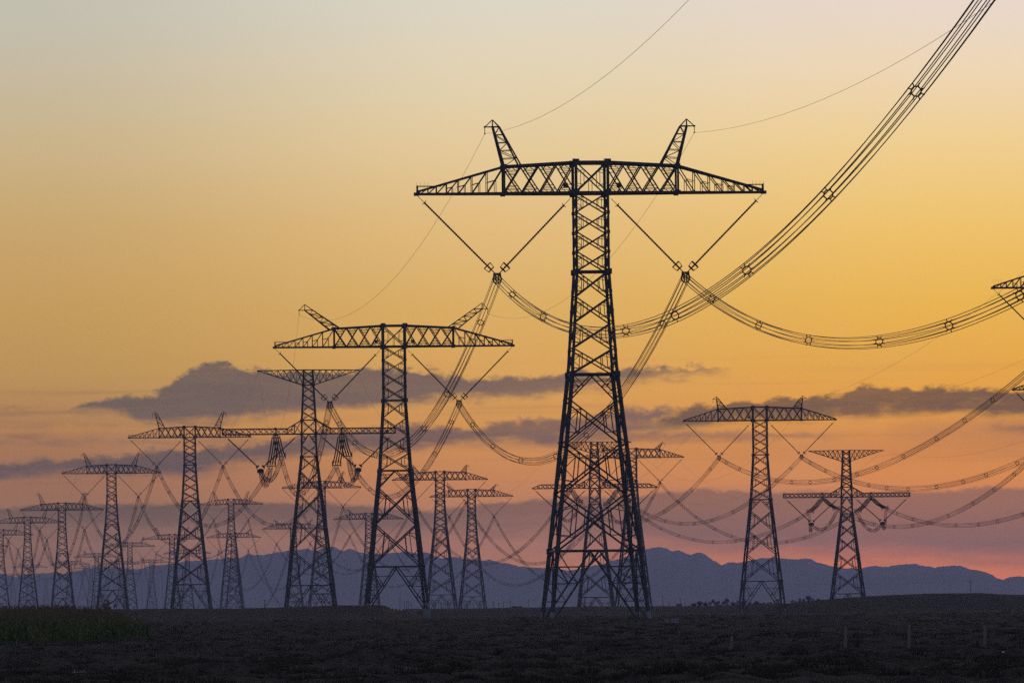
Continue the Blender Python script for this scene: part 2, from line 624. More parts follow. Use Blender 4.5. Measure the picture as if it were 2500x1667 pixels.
# rows of constant depth ahead of the camera, rings elsewhere
ca = np.maximum(np.cos(AA), 0.5)
DD = np.where(np.abs(AA) < R(60), RR / ca, RR * 2)
GX, GY = np.sin(AA) * DD, np.cos(AA) * DD
GZ = terrain(GX, GY)
na, nr = len(ang), len(rad)
verts = np.stack([GX, GY, GZ], -1).reshape(-1, 3)
centre = len(verts)
verts = np.vstack([verts, [[0, 0, 0]]])
i, j = np.meshgrid(np.arange(nr - 1), np.arange(na), indexing='ij')
j2 = (j + 1) % na
faces = np.stack([i * na + j, i * na + j2, (i + 1) * na + j2, (i + 1) * na + j], -1).reshape(-1, 4)[:, ::-1]
fl = faces.tolist() + [[centre, int(k2), int(k)] for k, k2 in zip(range(na), [(k + 1) % na for k in range(na)])]
gme = bpy.data.meshes.new('ground')
gme.from_pydata(verts.tolist(), [], fl)
gme.polygons.foreach_set('use_smooth', [True] * len(gme.polygons))
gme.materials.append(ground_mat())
gme.update()
tag(link('ground', gme), kind='structure')

# ------------------------------------------------------------------ mountains far behind
MT = [(-700, 1404), (-450, 1392), (-200, 1400), (0, 1399), (35, 1409), (55, 1402), (85, 1399), (105, 1399), (130, 1396), (160, 1402), (180, 1393), (205, 1387), (235, 1386), (260, 1386), (271, 1382), (290, 1387), (330, 1388),
      (345, 1387), (364, 1379), (380, 1378), (420, 1376), (437, 1372), (450, 1368), (480, 1369), (511, 1365), (545, 1363), (570, 1362), (585, 1359), (601, 1350), (620, 1354), (640, 1354), (665, 1348), (700, 1343), (735, 1340),
      (745, 1339), (760, 1344), (785, 1338), (807, 1334), (818, 1338), (832, 1343), (850, 1339), (870, 1346), (890, 1352), (920, 1351), (948, 1349), (982, 1345), (1010, 1350), (1038, 1349), (1060, 1357), (1075, 1362), (1090, 1360),
      (1105, 1358), (1130, 1365), (1150, 1366), (1190, 1367), (1220, 1374), (1240, 1376), (1260, 1381), (1280, 1385), (1291, 1383), (1310, 1386), (1335, 1385), (1365, 1389), (1380, 1392), (1410, 1388), (1433, 1382), (1455, 1379),
      (1496, 1367), (1520, 1360), (1550, 1349), (1577, 1338), (1600, 1334), (1620, 1338), (1634, 1344), (1652, 1344), (1664, 1347), (1680, 1355), (1700, 1347), (1715, 1352), (1735, 1366), (1756, 1378), (1775, 1372), (1800, 1373),
      (1822, 1368), (1850, 1362), (1890, 1362), (1910, 1364), (1950, 1363), (1970, 1364), (1990, 1372), (2010, 1378), (2040, 1384), (2071, 1387), (2100, 1386), (2120, 1381), (2160, 1383), (2190, 1377), (2220, 1376), (2245, 1380),
      (2276, 1384), (2300, 1380), (2335, 1380), (2365, 1389), (2400, 1396), (2425, 1409), (2440, 1413), (2455, 1409), (2475, 1406), (2500, 1408), (2620, 1396), (2800, 1380), (3100, 1390), (3500, 1402)]
MD = 28000.0
mx_ = np.array([p[0] for p in MT], float)
mh_ = np.array([(yh(p[0]) - p[1]) / F for p in MT])
cols = np.arange(-700, 3501, 4.0)
rows = np.array([-2600, -2000, -1500, -1100, -800, -560, -380, -240, -130, -50, 0, 60, 200, 500, 1000, 1800, 2800], float)
hm = np.interp(cols, mx_, mh_) * MD + CAMZ + vnoise(cols / 17.0, cols * 0, 70) * 1.6 + vnoise(cols / 7.0, cols * 0, 71) * 1.3 + vnoise(cols / 4.0, cols * 0, 72) * 0.8
mv = []
for r in rows:
    k = (1 - abs(r) / 2700.0) ** (1.5 if r < 0 else 1.2)
    D = MD + r
    X = (cols - W / 2) / F * D
    wob = fbm(X / 210.0, np.full_like(X, D / 420.0), 4, 80) * min(1.0, abs(r) / 500.0) * 32 * k ** 0.5
    Z = np.where(r == 0, hm, np.minimum(hm * k * (1 + 0 * X) + wob * (abs(r) < 2700), hm * 0.995 - 0.4 * abs(r) ** 0.4)) - (0 if abs(r) < 2500 else 8)
    mv.append(np.stack([X, np.full_like(X, D), Z], -1))
mv = np.concatenate(mv)
nc = len(cols)
i, j = np.meshgrid(np.arange(len(rows) - 1), np.arange(nc - 1), indexing='ij')
mf = np.stack([i * nc + j, i * nc + j + 1, (i + 1) * nc + j + 1, (i + 1) * nc + j], -1).reshape(-1, 4)
mme = bpy.data.meshes.new('mountains')
mme.from_pydata(mv.tolist(), [], mf.tolist())
mme.polygons.foreach_set('use_smooth', [True] * len(mme.polygons))
mme.materials.append(ROCK)
mme.update()
tag(link('mountains', mme), kind='structure')

# ------------------------------------------------------------------ lattice pylons
CH, LEG, DG, RD = 0.28, 0.41, 0.175, 0.08       # chord, leg, diagonal, redundant member widths


def lerp(a, b, t):
    return Vector(a) + (Vector(b) - Vector(a)) * t


def panel(mb, A, B, C, D, kind, w, r, detail):
    """one face panel, A bottom left, B bottom right, C top right, D top left"""
    A, B, C, D = (Vector(p) for p in (A, B, C, D))
    if kind == 'X':
        mb.bar(A, C, w)
        mb.bar(B, D, w)
        t = (D - C).length / ((D - C).length + (B - A).length)
        O = lerp(D, B, t)
        if detail:
            for lo, hi in ((A, D), (B, C)):
                for t in (0.42, 0.64) if detail > 1 else (0.5,):
                    m1, m2 = lerp(lo, O, t), lerp(hi, O, t)
                    mb.bar(m1, m2, r)
                    if t < 0.6:
                        mb.bar(m1, lerp(lo, hi, t * 0.62), r)
                        mb.bar(m2, lerp(hi, lo, t * 0.62), r)
                if detail > 1:
                    mb.bar(lerp(lo, O, 0.42), lerp(lo, hi, 0.5), r)
                    mb.bar(lerp(hi, O, 0.42), lerp(lo, hi, 0.5), r)
    elif kind == 'L':                       # inverted V from the middle of the top bar to the two feet
        T = lerp(D, C, 0.5)
        for lo, hi in ((A, D), (B, C)):
            mb.bar(lo, T, w)
            if detail:
                for k in (0.3, 0.55, 0.78):
                    p, q = lerp(lo, T, k), lerp(lo, hi, k)
                    mb.bar(p, q, r)
                    if k < 0.7:
                        mb.bar(p, lerp(lo, hi, k + 0.24), r)
                mb.bar(lerp(lo, T, 0.55), hi, r * 1.4)


def corners(hw, z, dy=1.0):
    return [(-hw, -hw * dy, z), (hw, -hw * dy, z), (hw, hw * dy, z), (-hw, hw * dy, z)]


def faces_panel(mb, h0, z0, h1, z1, kind, w, r, detail):
    lo, hi = corners(h0, z0), corners(h1, z1)
    for k in range(4):
        k2 = (k + 1) % 4
        panel(mb, lo[k], lo[k2], hi[k2], hi[k], kind, w if k % 2 == 0 else w * 0.8, r, (detail, 0, min(detail, 1), 0)[k])


def frame(mb, h, z, w):
    c = corners(h, z)
    for k in range(4):
        mb.bar(c[k], c[(k + 1) % 4], w)


def node_plates(mb, h, z, s):
    for c in corners(h, z):
        mb.box(c, s, s, s)


def build_body(levels, hw, bottom, detail):
    """levels: list of (z_top, z_bot, kind, frame at z_top); returns the bracing mesh"""
    mb = MB()
    for zt, zb, kind, fr in levels:
        big = abs(zt - zb)
        w = DG if big < 4 else DG * 1.12 if big < 6 else DG * 1.3
        faces_panel(mb, hw(zb), zb, hw(zt), zt, kind, w, RD if big < 5 else RD * 1.35, detail)
        if fr:
            frame(mb, hw(zt), zt, DG * 1.5)
            node_plates(mb, hw(zt), zt, 0.75)
            c = corners(hw(zt), zt)
            mb.bar(c[0], c[2], RD * 1.3)
            mb.bar(c[1], c[3], RD * 1.3)
    return mb


def leg_meshes(hw, zs, foot_z, name='leg'):
    out = []
    for sx, sy in ((-1, -1), (1, -1), (1, 1), (-1, 1)):
        mb = MB()
        for a, b in zip(zs[:-1], zs[1:]):
            mb.bar((sx * hw(a), sy * hw(a), a), (sx * hw(b), sy * hw(b), b), LEG)
            mb.box((sx * hw(a), sy * hw(a), a), LEG * 1.35, LEG * 1.35, LEG * 1.5)
        fb = MB()
        h = hw(foot_z)
        fb.bar((sx * h, sy * h, foot_z - 1.6), (sx * h, sy * h, foot_z + 0.25), 0.9, 0.6, True)
        fb.box((sx * h, sy * h, foot_z + 0.34), 0.68, 0.68, 0.16)
        k2 = hw(foot_z + 1.5)
        fb.bar((sx * h, sy * h, foot_z + 0.2), (sx * k2, sy * k2, foot_z + 1.5), LEG * 1.12)  # pale sleeve on the steel leg: its skylit look put into the colour
        out.append((mb.mesh('leg', STEEL), fb.mesh('footing', CONCRETE)))
    return out


def shed_string(mb, p, q, r0=0.095, r1=0.15, step=0.32, n=6):
    p, q = Vector(p), Vector(q)
    k = max(4, int((q - p).length / step))
    pts, rs = [], []
    for i in range(k):
        for t, r in ((0.0, r0), (0.45, r0), (0.5, r1), (0.7, r1)):
            pts.append(lerp(p, q, (i + t) / k))
            rs.append(r)
    pts.append(q)
    rs.append(r0)
    mb.tube(pts, rs, n)


def cup_ring(c, axis, rad, length, w):
    mb = MB()
    axis = Vector(axis).normalized()
    a = mb.ring(Vector(c) - axis * length / 2, axis, rad * 0.8, w, 8)
    b = mb.ring(Vector(c) + axis * length / 2, axis, rad, w, 8)
    for k in range(0, 8, 2):
        mb.bar(a[k], b[k], w * 0.8)
    mb.bar(a[0], a[4], w * 0.7)
    return mb


def arm_profile(x, topc, topm, xm, tip, ztip):
    x = abs(x)
    if x <= 2.2:
        return topc
    if x <= xm:
        return topc + (topm - topc) * (x - 2.2) / (xm - 2.2)
    return topm + (ztip - topm) * (x - xm) / (tip - xm)


ARM = 23.5
CLUSTER_X, CLUSTER_Z = 12.75, -11.5     # bundle clamp below the crossarm


def suspension_parts(style, detail):
    """shared meshes of a suspension pylon head, z relative to the crossarm's lower chord"""
    P = {}
    xm = 11.75 if style['end'] == 'box' else 12.9
    topc, topm, ztip, hb = 4.1, 3.6, 0.3, 2.15

    def top(x):
        return arm_profile(x, topc, topm, xm, ARM, ztip)

    def hy(x):
        x = abs(x)
        return hb if x <= 2.2 else hb + (0.35 - hb) * (x - 2.2) / (ARM - 2.2)
    mb = MB()
    xs_in = [2.15 + (xm - 2.15) * k / 4 for k in range(5)]
    xs_out = [xm + (ARM - 0.4 - xm) * t for t in (0, 0.20, 0.38, 0.54, 0.68, 0.80, 0.90, 1.0)]
    for s in (-1, 1):
        for sy in (-1, 1):
            xs = xs_in + xs_out[1:] + [ARM]
            for a, b in zip(xs[:-1], xs[1:]):
                mb.bar((s * a, sy * hy(a), 0), (s * b, sy * hy(b), 0), 0.34 if a < xm else 0.30)
                mb.bar((s * a, sy * hy(a), top(a)), (s * b, sy * hy(b), top(b)), 0.32 if a < xm else 0.26)
            for a, b in zip(xs_in[:-1], xs_in[1:]):
                A, B, C, D = (s * a, sy * hy(a), 0), (s * b, sy * hy(b), 0), (s * b, sy * hy(b), top(b)), (s * a, sy * hy(a), top(a))
                mb.bar(A, C, DG)
                mb.bar(B, D, DG)
                if detail:
                    for lo, hi, o in ((A, B, 0), (D, C, 1)):
                        O = lerp(A, C, 0.5)
                        for k in (0.45, 0.68):
                            mb.bar(lerp(O, lo, k), lerp(O, hi, k), RD)
                        mb.bar(lerp(O, lo, 0.68), lerp(lo, hi, 0.5), RD)
                        mb.bar(lerp(O, hi, 0.68), lerp(lo, hi, 0.5), RD)
            mb.bar((s * xm, sy * hy(xm), 0), (s * xm, sy * hy(xm), top(xm)), 0.26)
            for a, b in zip(xs_out[:-1], xs_out[1:]):
                mb.bar((s * b, sy * hy(b), 0), (s * b, sy * hy(b), top(b)), RD * 1.3)
                mb.bar((s * b, sy * hy(b), 0), (s * a, sy * hy(a), top(a)), DG * 0.75)
                if detail and a < 19:
                    mb.bar(lerp((s * b, sy * hy(b), 0), (s * a, sy * hy(a), top(a)), 0.5), (s * b, sy * hy(b), top(b) * 0.5), RD)
                    mb.bar((s * (a + b) / 2, sy * hy(a), 0), lerp((s * b, sy * hy(b), 0), (s * a, sy * hy(a), top(a)), 0.5), RD)
        # plan bracing
        xs = xs_in + xs_out[1:]
        for k, (a, b) in enumerate(zip(xs[:-1], xs[1:])):
            for zf in (lambda x: 0, top):
                mb.bar((s * b, -hy(b), zf(b)), (s * b, hy(b), zf(b)), RD * 1.2)
                if k % 2:
                    mb.bar((s * a, -hy(a), zf(a)), (s * b, hy(b), zf(b)), RD * 1.2)
                else:
                    mb.bar((s * a, hy(a), zf(a)), (s * b, -hy(b), zf(b)), RD * 1.2)
        mb.box((s * ARM, 0, 0.0), 0.7, 0.9, 0.42)
        if style['end'] == 'box':
            for sy in (-1, 1):
                mb.bar((s * (ARM - 0.1), sy * 0.3, 0), (s * (ARM - 0.1), sy * 0.3, 1.15), 0.2)
                mb.bar((s * (ARM - 0.1), sy * 0.3, 1.05), (s * (ARM - 3.3), sy * 0.55, 1.05), 0.1)
            mb.bar((s * (ARM - 0.1), -0.3, 1.1), (s * (ARM - 0.1), 0.3, 1.1), 0.12)
        for x in (xm,) + (2.15,):
            for sy in (-1, 1):
                for z in (0, top(x)):
                    mb.box((s * x, sy * hy(x), z), 0.9 if x < 3 else 0.65, 0.35, 0.85 if x < 3 else 0.6)
    # across the column
    for sy in (-1, 1):
        for z in (0, topc):
            mb.bar((-2.15, sy * hb, z), (2.15, sy * hb, z), 0.34)
        for x in (-2.15, 2.15):
            mb.bar((x, sy * hb, 0), (x, sy * hb, topc), 0.36)
        panel(mb, (-2.15, sy * hb, 0), (2.15, sy * hb, 0), (2.15, sy * hb, topc), (-2.15, sy * hb, topc), 'X', DG, RD, 1)
        mb.bar((0, sy * hb, 0), (0, sy * hb, topc * 0.45), RD)
    for s in (-1, 1):
        mb.box((s * 3.6, -hb - 0.25, 0.95), 0.62, 0.12, 0.62)           # number board beside the column
        for q in range(4):                                            # bird spikes
            x = s * (2.15 + (q - 1.5) * 0.16)
            mb.bar((x, 0.2 * q, topc), (x + 0.1 * (q - 1.5), 0.2 * q, topc + 0.65), 0.03)
            x = s * (ARM - 0.5 * q)
            mb.bar((x, 0, 0.9), (x + 0.05, 0, 1.6), 0.03)
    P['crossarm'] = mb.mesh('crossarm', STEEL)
    # earth wire peaks
    b0, b1, t0, t1, zt, pk, og = style['peak']
    P['peak'] = []
    for s in (-1, 1):
        mb = MB()
        for sy in (-1, 1):
            yb, yt = hy(xm), 0.35
            ib, ob = (s * b0, sy * hy(b0), top(b0)), (s * b1, sy * yb, top(b1))
            it, ot = (s * t0, sy * yt, zt), (s * t1, sy * yt, zt)
            mb.bar(ib, it, 0.17)
            mb.bar(ob, ot, 0.2)
            n = 5
            for k in range(n):
                mb.bar(lerp(ib, it, k / n), lerp(ob, ot, (k + 1) / n), RD * 1.1) if k % 2 else mb.bar(lerp(ob, ot, k / n), lerp(ib, it, (k + 1) / n), RD * 1.1)
                mb.bar(lerp(ib, it, (k + 1) / n), lerp(ob, ot, (k + 1) / n), RD * 1.1)
            mb.bar(it, (s * pk[0], 0, pk[1]), 0.12)
            mb.bar(ot, (s * pk[0], 0, pk[1]), 0.12)
            mb.bar((s * og, 0, zt), (s * pk[0], 0, pk[1]), 0.12)
            mb.bar(ot, (s * og, 0, zt), 0.14)
            mb.bar(it, ot, 0.16)
        for k in range(6):
            a = lerp((s * b0, 0, top(b0)), (s * t0, 0, zt), k / 5)
            c = lerp((s * b1, 0, top(b1)), (s * t1, 0, zt), k / 5)
            y = hy(xm) + (0.35 - hy(xm)) * k / 5
            mb.bar((a.x, -y, a.z), (a.x, y, a.z), RD)
            mb.bar((c.x, -y, c.z), (c.x, y, c.z), RD)
        mb.box((s * og, 0, zt), 0.25, 0.3, 0.22)
        mb.bar((s * og, 0, zt), (s * og, 0, zt - 0.9), 0.09)
        mb.bar((s * og, -0.5, zt - 0.9), (s * og, 0.5, zt - 0.9), 0.12)
        P['peak'].append(mb.mesh('earth_wire_peak', STEEL))
    # insulators
    P['string'], P['yoke'] = [], []
    for s in (-1, 1):
        cx = s * CLUSTER_X
        for xa, za, e in ((s * (ARM - 0.15), -0.25, 0.45 * s), (s * 2.75, -0.7, -0.45 * s)):
            top_p, low = Vector((xa, 0, za)), Vector((cx + e * 0.55, 0, -10.75))
            d = (low - top_p).normalized()
            mb = MB()
            mb.bar(top_p, top_p + d * 1.2, 0.07)
            shed_string(mb, top_p + d * 1.2, low - d * 0.75)
            mb.bar(low - d * 0.8, low, 0.12)
            mb.bar(top_p + d * 1.25 + Vector((d.z, 0, -d.x)) * 0.35, top_p + d * 1.25 - Vector((d.z, 0, -d.x)) * 0.35, 0.1)
            big = style['rings'] == 'cup'
            ring = cup_ring(low - d * (1.15 if big else 0.85), -d, 0.58 if big else 0.45, 0.75 if big else 0.12, 0.11 if big else 0.14)
            P['string'].append((mb.mesh('insulator_string', POLYMER), ring.mesh('grading_ring', RING)))
        mb = MB()
        for y in (-0.3, 0.3):
            mb.bar((cx - 0.5, y, -10.75), (cx + 0.5, y, -10.75), 0.18)
            for q in (-1, 1):
                mb.bar((cx + q * 0.4, y, -10.75), (cx + q * 0.58, y, -11.6), 0.12)
            mb.bar((cx - 0.3, y, -10.8), (cx - 0.1, y, -11.6), 0.1)
            mb.bar((cx + 0.3, y, -10.8), (cx + 0.1, y, -11.6), 0.1)
        ctr = Vector((cx, 0, CLUSTER_Z))
        for y in (-0.35, 0.35):
            mb.ring(ctr + Vector((0, y, 0)), (0, 1, 0), 0.6, 0.12, 8)
            for k in range(8):
                t = 2 * math.pi * (k + 0.5) / 8
                mb.bar(ctr + Vector((math.cos(t) * 0.25, y, math.sin(t) * 0.25)), ctr + Vector((math.cos(t) * 0.62, y, math.sin(t) * 0.62)), 0.09)
            mb.ring(ctr + Vector((0, y, 0)), (0, 1, 0), 0.25, 0.08, 8)
        P['yoke'].append(mb.mesh('yoke', RING))
    return P


# mast shapes: base inner x, base outer x, top inner, top outer, top z, peak (x, z), outrigger x
STYLES = {
    'box': dict(end='box', rings='cup', peak=(9.5, 11.75, 12.25, 13.15, 9.0, (13.15, 9.95), 14.2)),
    'splay': dict(end='box', rings='cup', peak=(10.6, 12.6, 15.9, 17.5, 7.3, (17.5, 8.45), 18.6)),
    'point': dict(end='point', rings='plate', peak=(10.3, 12.9, 12.6, 13.35, 6.7, (13.3, 7.5), 14.4)),
    'lean': dict(end='point', rings='plate', peak=(10.3, 12.4, 13.3, 14.0, 6.3, (14.0, 7.1), 15.2)),
}


def s_hw(z):
    if z >= -10.6:
        return 2.15
    if z >= -24.4:
        return 2.15 + (z + 10.6) / -13.8 * 0.88
    return 3.03 + (-24.4 - z) * 0.1065


HEAD, BODY = {}, {}


def s_body(H, detail, heavy):
    key = (H, detail, heavy)
    if key in BODY:
        return BODY[key]
    zb = -H * 0.832
    lv = []
    z = 0.0
    for k in range(4):
        lv.append((z, z - 2.65, 'X', False))
        z -= 2.65
    for k in range(4):
        lv.append((z, z - 3.45, 'X', k == 0))
        z -= 3.45
    lv.append((z, z - 3.5, 'L', True))
    z -= 3.5
    n = max(2, round((z - zb) / 6.4))
    g = [1 + 0.16 * k for k in range(n)]
    tot = sum(g)
    z0 = z
    span = z - zb
    nodes = [-24.4, z]
    for k in range(n):
        z2 = z - span * g[k] / tot
        lv.append((z, z2, 'X', False))
        z = z2
        nodes.append(z)
    lv.append((zb, -H, 'L', True))
    nodes.append(-H)
    mb = build_body(lv, s_hw, -H, detail)
    # upper corner chords belong to the shaft
    for sx, sy in ((-1, -1), (1, -1), (1, 1), (-1, 1)):
        for a, b in ((0, -10.6), (-10.6, -24.4)):
            mb.bar((sx * s_hw(a), sy * s_hw(a), a), (sx * s_hw(b), sy * s_hw(b), b), CH)
        for a in np.arange(-2.65, -24, -2.65):
            mb.box((sx * s_hw(a), sy * s_hw(a), a), CH * 1.5, CH * 1.5, CH * 1.6)
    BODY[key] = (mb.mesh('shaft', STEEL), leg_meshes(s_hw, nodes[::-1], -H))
    return BODY[key]


PYL = {}


def set_pylon(key, root, attach, peaks, rz, line):
    PYL[key] = dict(root=root, attach=attach, peaks=peaks, rz=rz)


def suspension(key, style, loc, H, rz, label, group, parts=2, heavy=1.0):
    """loc: centre of the crossarm's lower chord; parts 2 = every part, 1 = few parts for far pylons"""
    global CH, LEG, DG, RD
    keep = (CH, LEG, DG, RD)
    if heavy != 1.0:                     # the far lines are built of heavier sections
        CH, LEG, DG, RD = (v * heavy for v in keep)
    if (style, heavy) not in HEAD:
        HEAD[(style, heavy)] = suspension_parts(STYLES[style], 1)
    P = HEAD[(style, heavy)]
    base = Vector(loc) - Vector((0, 0, H))
    root = thing('lattice_pylon', label, 'pylon', base, rz, group)
    up = (0, 0, H)
    shaft, legs = s_body(H, 2 if parts == 2 else 1, heavy)
    CH, LEG, DG, RD = keep
    link('shaft', shaft, root, up)
    for lm, fm in legs:
        lg = link('leg', lm, root, up)
        if parts == 2:
            link('footing', fm, lg)
    link('crossarm', P['crossarm'], root, up)
    for pm in P['peak']:
        link('earth_wire_peak', pm, root, up)
    for sm, rm in P['string']:
        so = link('insulator_string', sm, root, up)
        link('grading_ring', rm, so)
    for ym in P['yoke']:
        link('yoke', ym, root, up)
    Rm = Matrix.Rotation(rz, 3, 'Z')
    L = Vector(loc)
    og, zt = STYLES[style]['peak'][6], STYLES[style]['peak'][4]
    at_ = [L + Rm @ Vector((s * CLUSTER_X, 0, CLUSTER_Z)) for s in (-1, 1)]
    pk_ = [L + Rm @ Vector((s * og, 0, zt - 0.9)) for s in (-1, 1)]
    PYL[key] = dict(near=at_, far=at_, pk=pk_, root=root)
    return root


# tension pylon, z relative to the lower crossarm's lower chord
T_SLOPE = 0.112


def t_hw(z):
    if z >= 4.0:
        return 2.0 + (z - 4.0) / 10.2 * -0.5
    if z >= -6.6:
        return 2.0 + (4.0 - z) / 10.6 * 0.2
    return 2.2 + (-6.6 - z) * T_SLOPE


TARM, TTOP = 25.2, 14.5


def tension_parts(square, H):
    P = {}
    mb = MB()
    lv = []
    for a, b in zip((18.4, 16.3, 14.2, 11.65, 9.1, 6.55), (16.3, 14.2, 11.65, 9.1, 6.55, 4.0)):
        lv.append((a, b, 'X', a == 14.2))
    lv += [(4.0, 0, 'X', True), (0, -3.3, 'L', True), (-3.3, -6.6, 'X', False), (-6.6, -10.8, 'X', True)]
    zb = -H * 0.80
    n = max(3, round((-10.8 - zb) / 7.5))
    g = [1 + 0.2 * k for k in range(n)]
    z = -10.8
    nodes = [-6.6, z]
    for k in range(n):
        z2 = z - (-10.8 - zb) * g[k] / sum(g)
        lv.append((z, z2, 'X', False))
        z = z2
        nodes.append(z)
    lv.append((zb, -H, 'L', True))
    nodes.append(-H)
    mb = build_body(lv, t_hw, -H, 2)
    for sx, sy in ((-1, -1), (1, -1), (1, 1), (-1, 1)):
        for a, b in ((18.6, 14.2), (14.2, 4.0), (4.0, 0.0), (0.0, -6.6)):
            mb.bar((sx * t_hw(a), sy * t_hw(a), a), (sx * t_hw(b), sy * t_hw(b), b), CH)
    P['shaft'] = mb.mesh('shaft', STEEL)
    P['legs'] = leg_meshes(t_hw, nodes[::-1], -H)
    # top crossarm for the earth wires
    mb = MB()
    for s in (-1, 1):
        n = 7
        for sy in (-1, 1):
            for k in range(n):
                a, b = k / n, (k + 1) / n
                def lo(t): return Vector((s * (1.5 + (TTOP - 1.5) * t), sy * (1.5 + (0.3 - 1.5) * t), 14.2 + 4.2 * t))
                def hi(t): return Vector((s * (1.5 + (TTOP - 1.5) * t), sy * (1.5 + (0.3 - 1.5) * t), 18.6 - 0.1 * t))
                mb.bar(lo(a), lo(b), 0.24)
                mb.bar(hi(a), hi(b), 0.24)
                mb.bar(lo(a), hi(b), DG * 0.7)
                mb.bar(hi(a), lo(b), RD * 1.2)
                if k:
                    mb.bar(lo(a), hi(a), RD)
                    mb.bar(Vector((lo(a).x, -lo(a).y, lo(a).z)), lo(a), RD)
                mb.bar(Vector((hi(a).x, -hi(a).y, hi(a).z)), hi(b), RD)
        mb.box((s * TTOP, 0, 18.4), 0.9, 0.8, 0.4)
    for sy in (-1, 1):
        mb.bar((-1.5, sy * 1.5, 18.6), (1.5, sy * 1.5, 18.6), 0.24)
    P['top_arm'] = mb.mesh('earth_wire_arm', STEEL)
    # lower crossarm
    mb = MB()
    tipx = TARM

    def top(x):
        if x <= 2.1:
            return 4.0
        if x <= 6.3:
            return 4.0 + (1.55 - 4.0) * (x - 2.1) / 4.2
        if square or x < TARM - 3.4:
            return 1.55
        return 1.55 * (TARM - x) / 3.4 + 0.15

    def hy(x):
        return 2.1 if x < 2.1 else 2.1 + (1.1 - 2.1) * (x - 2.1) / (TARM - 2.1)
    xs = [2.1, 4.2, 6.3] + [6.3 + (TARM - 6.3) * k / 11 for k in range(1, 12)]
    for s in (-1, 1):
        for sy in (-1, 1):
            for k, (a, b) in enumerate(zip(xs[:-1], xs[1:])):
                mb.bar((s * a, sy * hy(a), 0), (s * b, sy * hy(b), 0), 0.32)
                mb.bar((s * a, sy * hy(a), top(a)), (s * b, sy * hy(b), top(b)), 0.3)
                mb.bar((s * a, sy * hy(a), 0), (s * b, sy * hy(b), top(b)), DG * 0.7)
                mb.bar((s * b, sy * hy(b), 0), (s * a, sy * hy(a), top(a)), DG * 0.7)
                if k < 2:
                    mb.bar((s * b, sy * hy(b), 0), (s * b, sy * hy(b), top(b)), DG)
            mb.bar((s * TARM, sy * hy(TARM), 0), (s * TARM, sy * hy(TARM), top(TARM)), 0.26)
            mb.bar((s * 9.6, sy * hy(9.6), 0), (s * 9.6, sy * hy(9.6), 1.9), 0.22)
            mb.bar((s * 9.6, sy * hy(9.6), 1.9), (s * 10.6, sy * hy(9.6), 1.5), 0.16)
        for k, (a, b) in enumerate(zip(xs[:-1], xs[1:])):
            for z in (0, None):
                za, zb_ = (0, 0) if z == 0 else (top(a), top(b))
                q = 1 if k % 2 else -1
                mb.bar((s * a, q * hy(a), za), (s * b, -q * hy(b), zb_), RD * 1.2)
                mb.bar((s * b, -hy(b), zb_), (s * b, hy(b), zb_), RD * 1.2)
        mb.box((s * 5.0, -1.9, 1.2), 0.5, 0.2, 0.5)
    for sy in (-1, 1):
        mb.bar((-2.1, sy * 2.1, 0), (2.1, sy * 2.1, 0), 0.34)
    P['arm'] = mb.mesh('crossarm', STEEL)
    return P


TPARTS = {}


def catenary(p, q, sag, n):
    p, q = Vector(p), Vector(q)
    return [lerp(p, q, k / n) - Vector((0, 0, 4 * sag * (k / n) * (1 - k / n))) for k in range(n + 1)]


HOLD_X, HOLD_Z, DE_X = 14.2, -10.2, 9.6


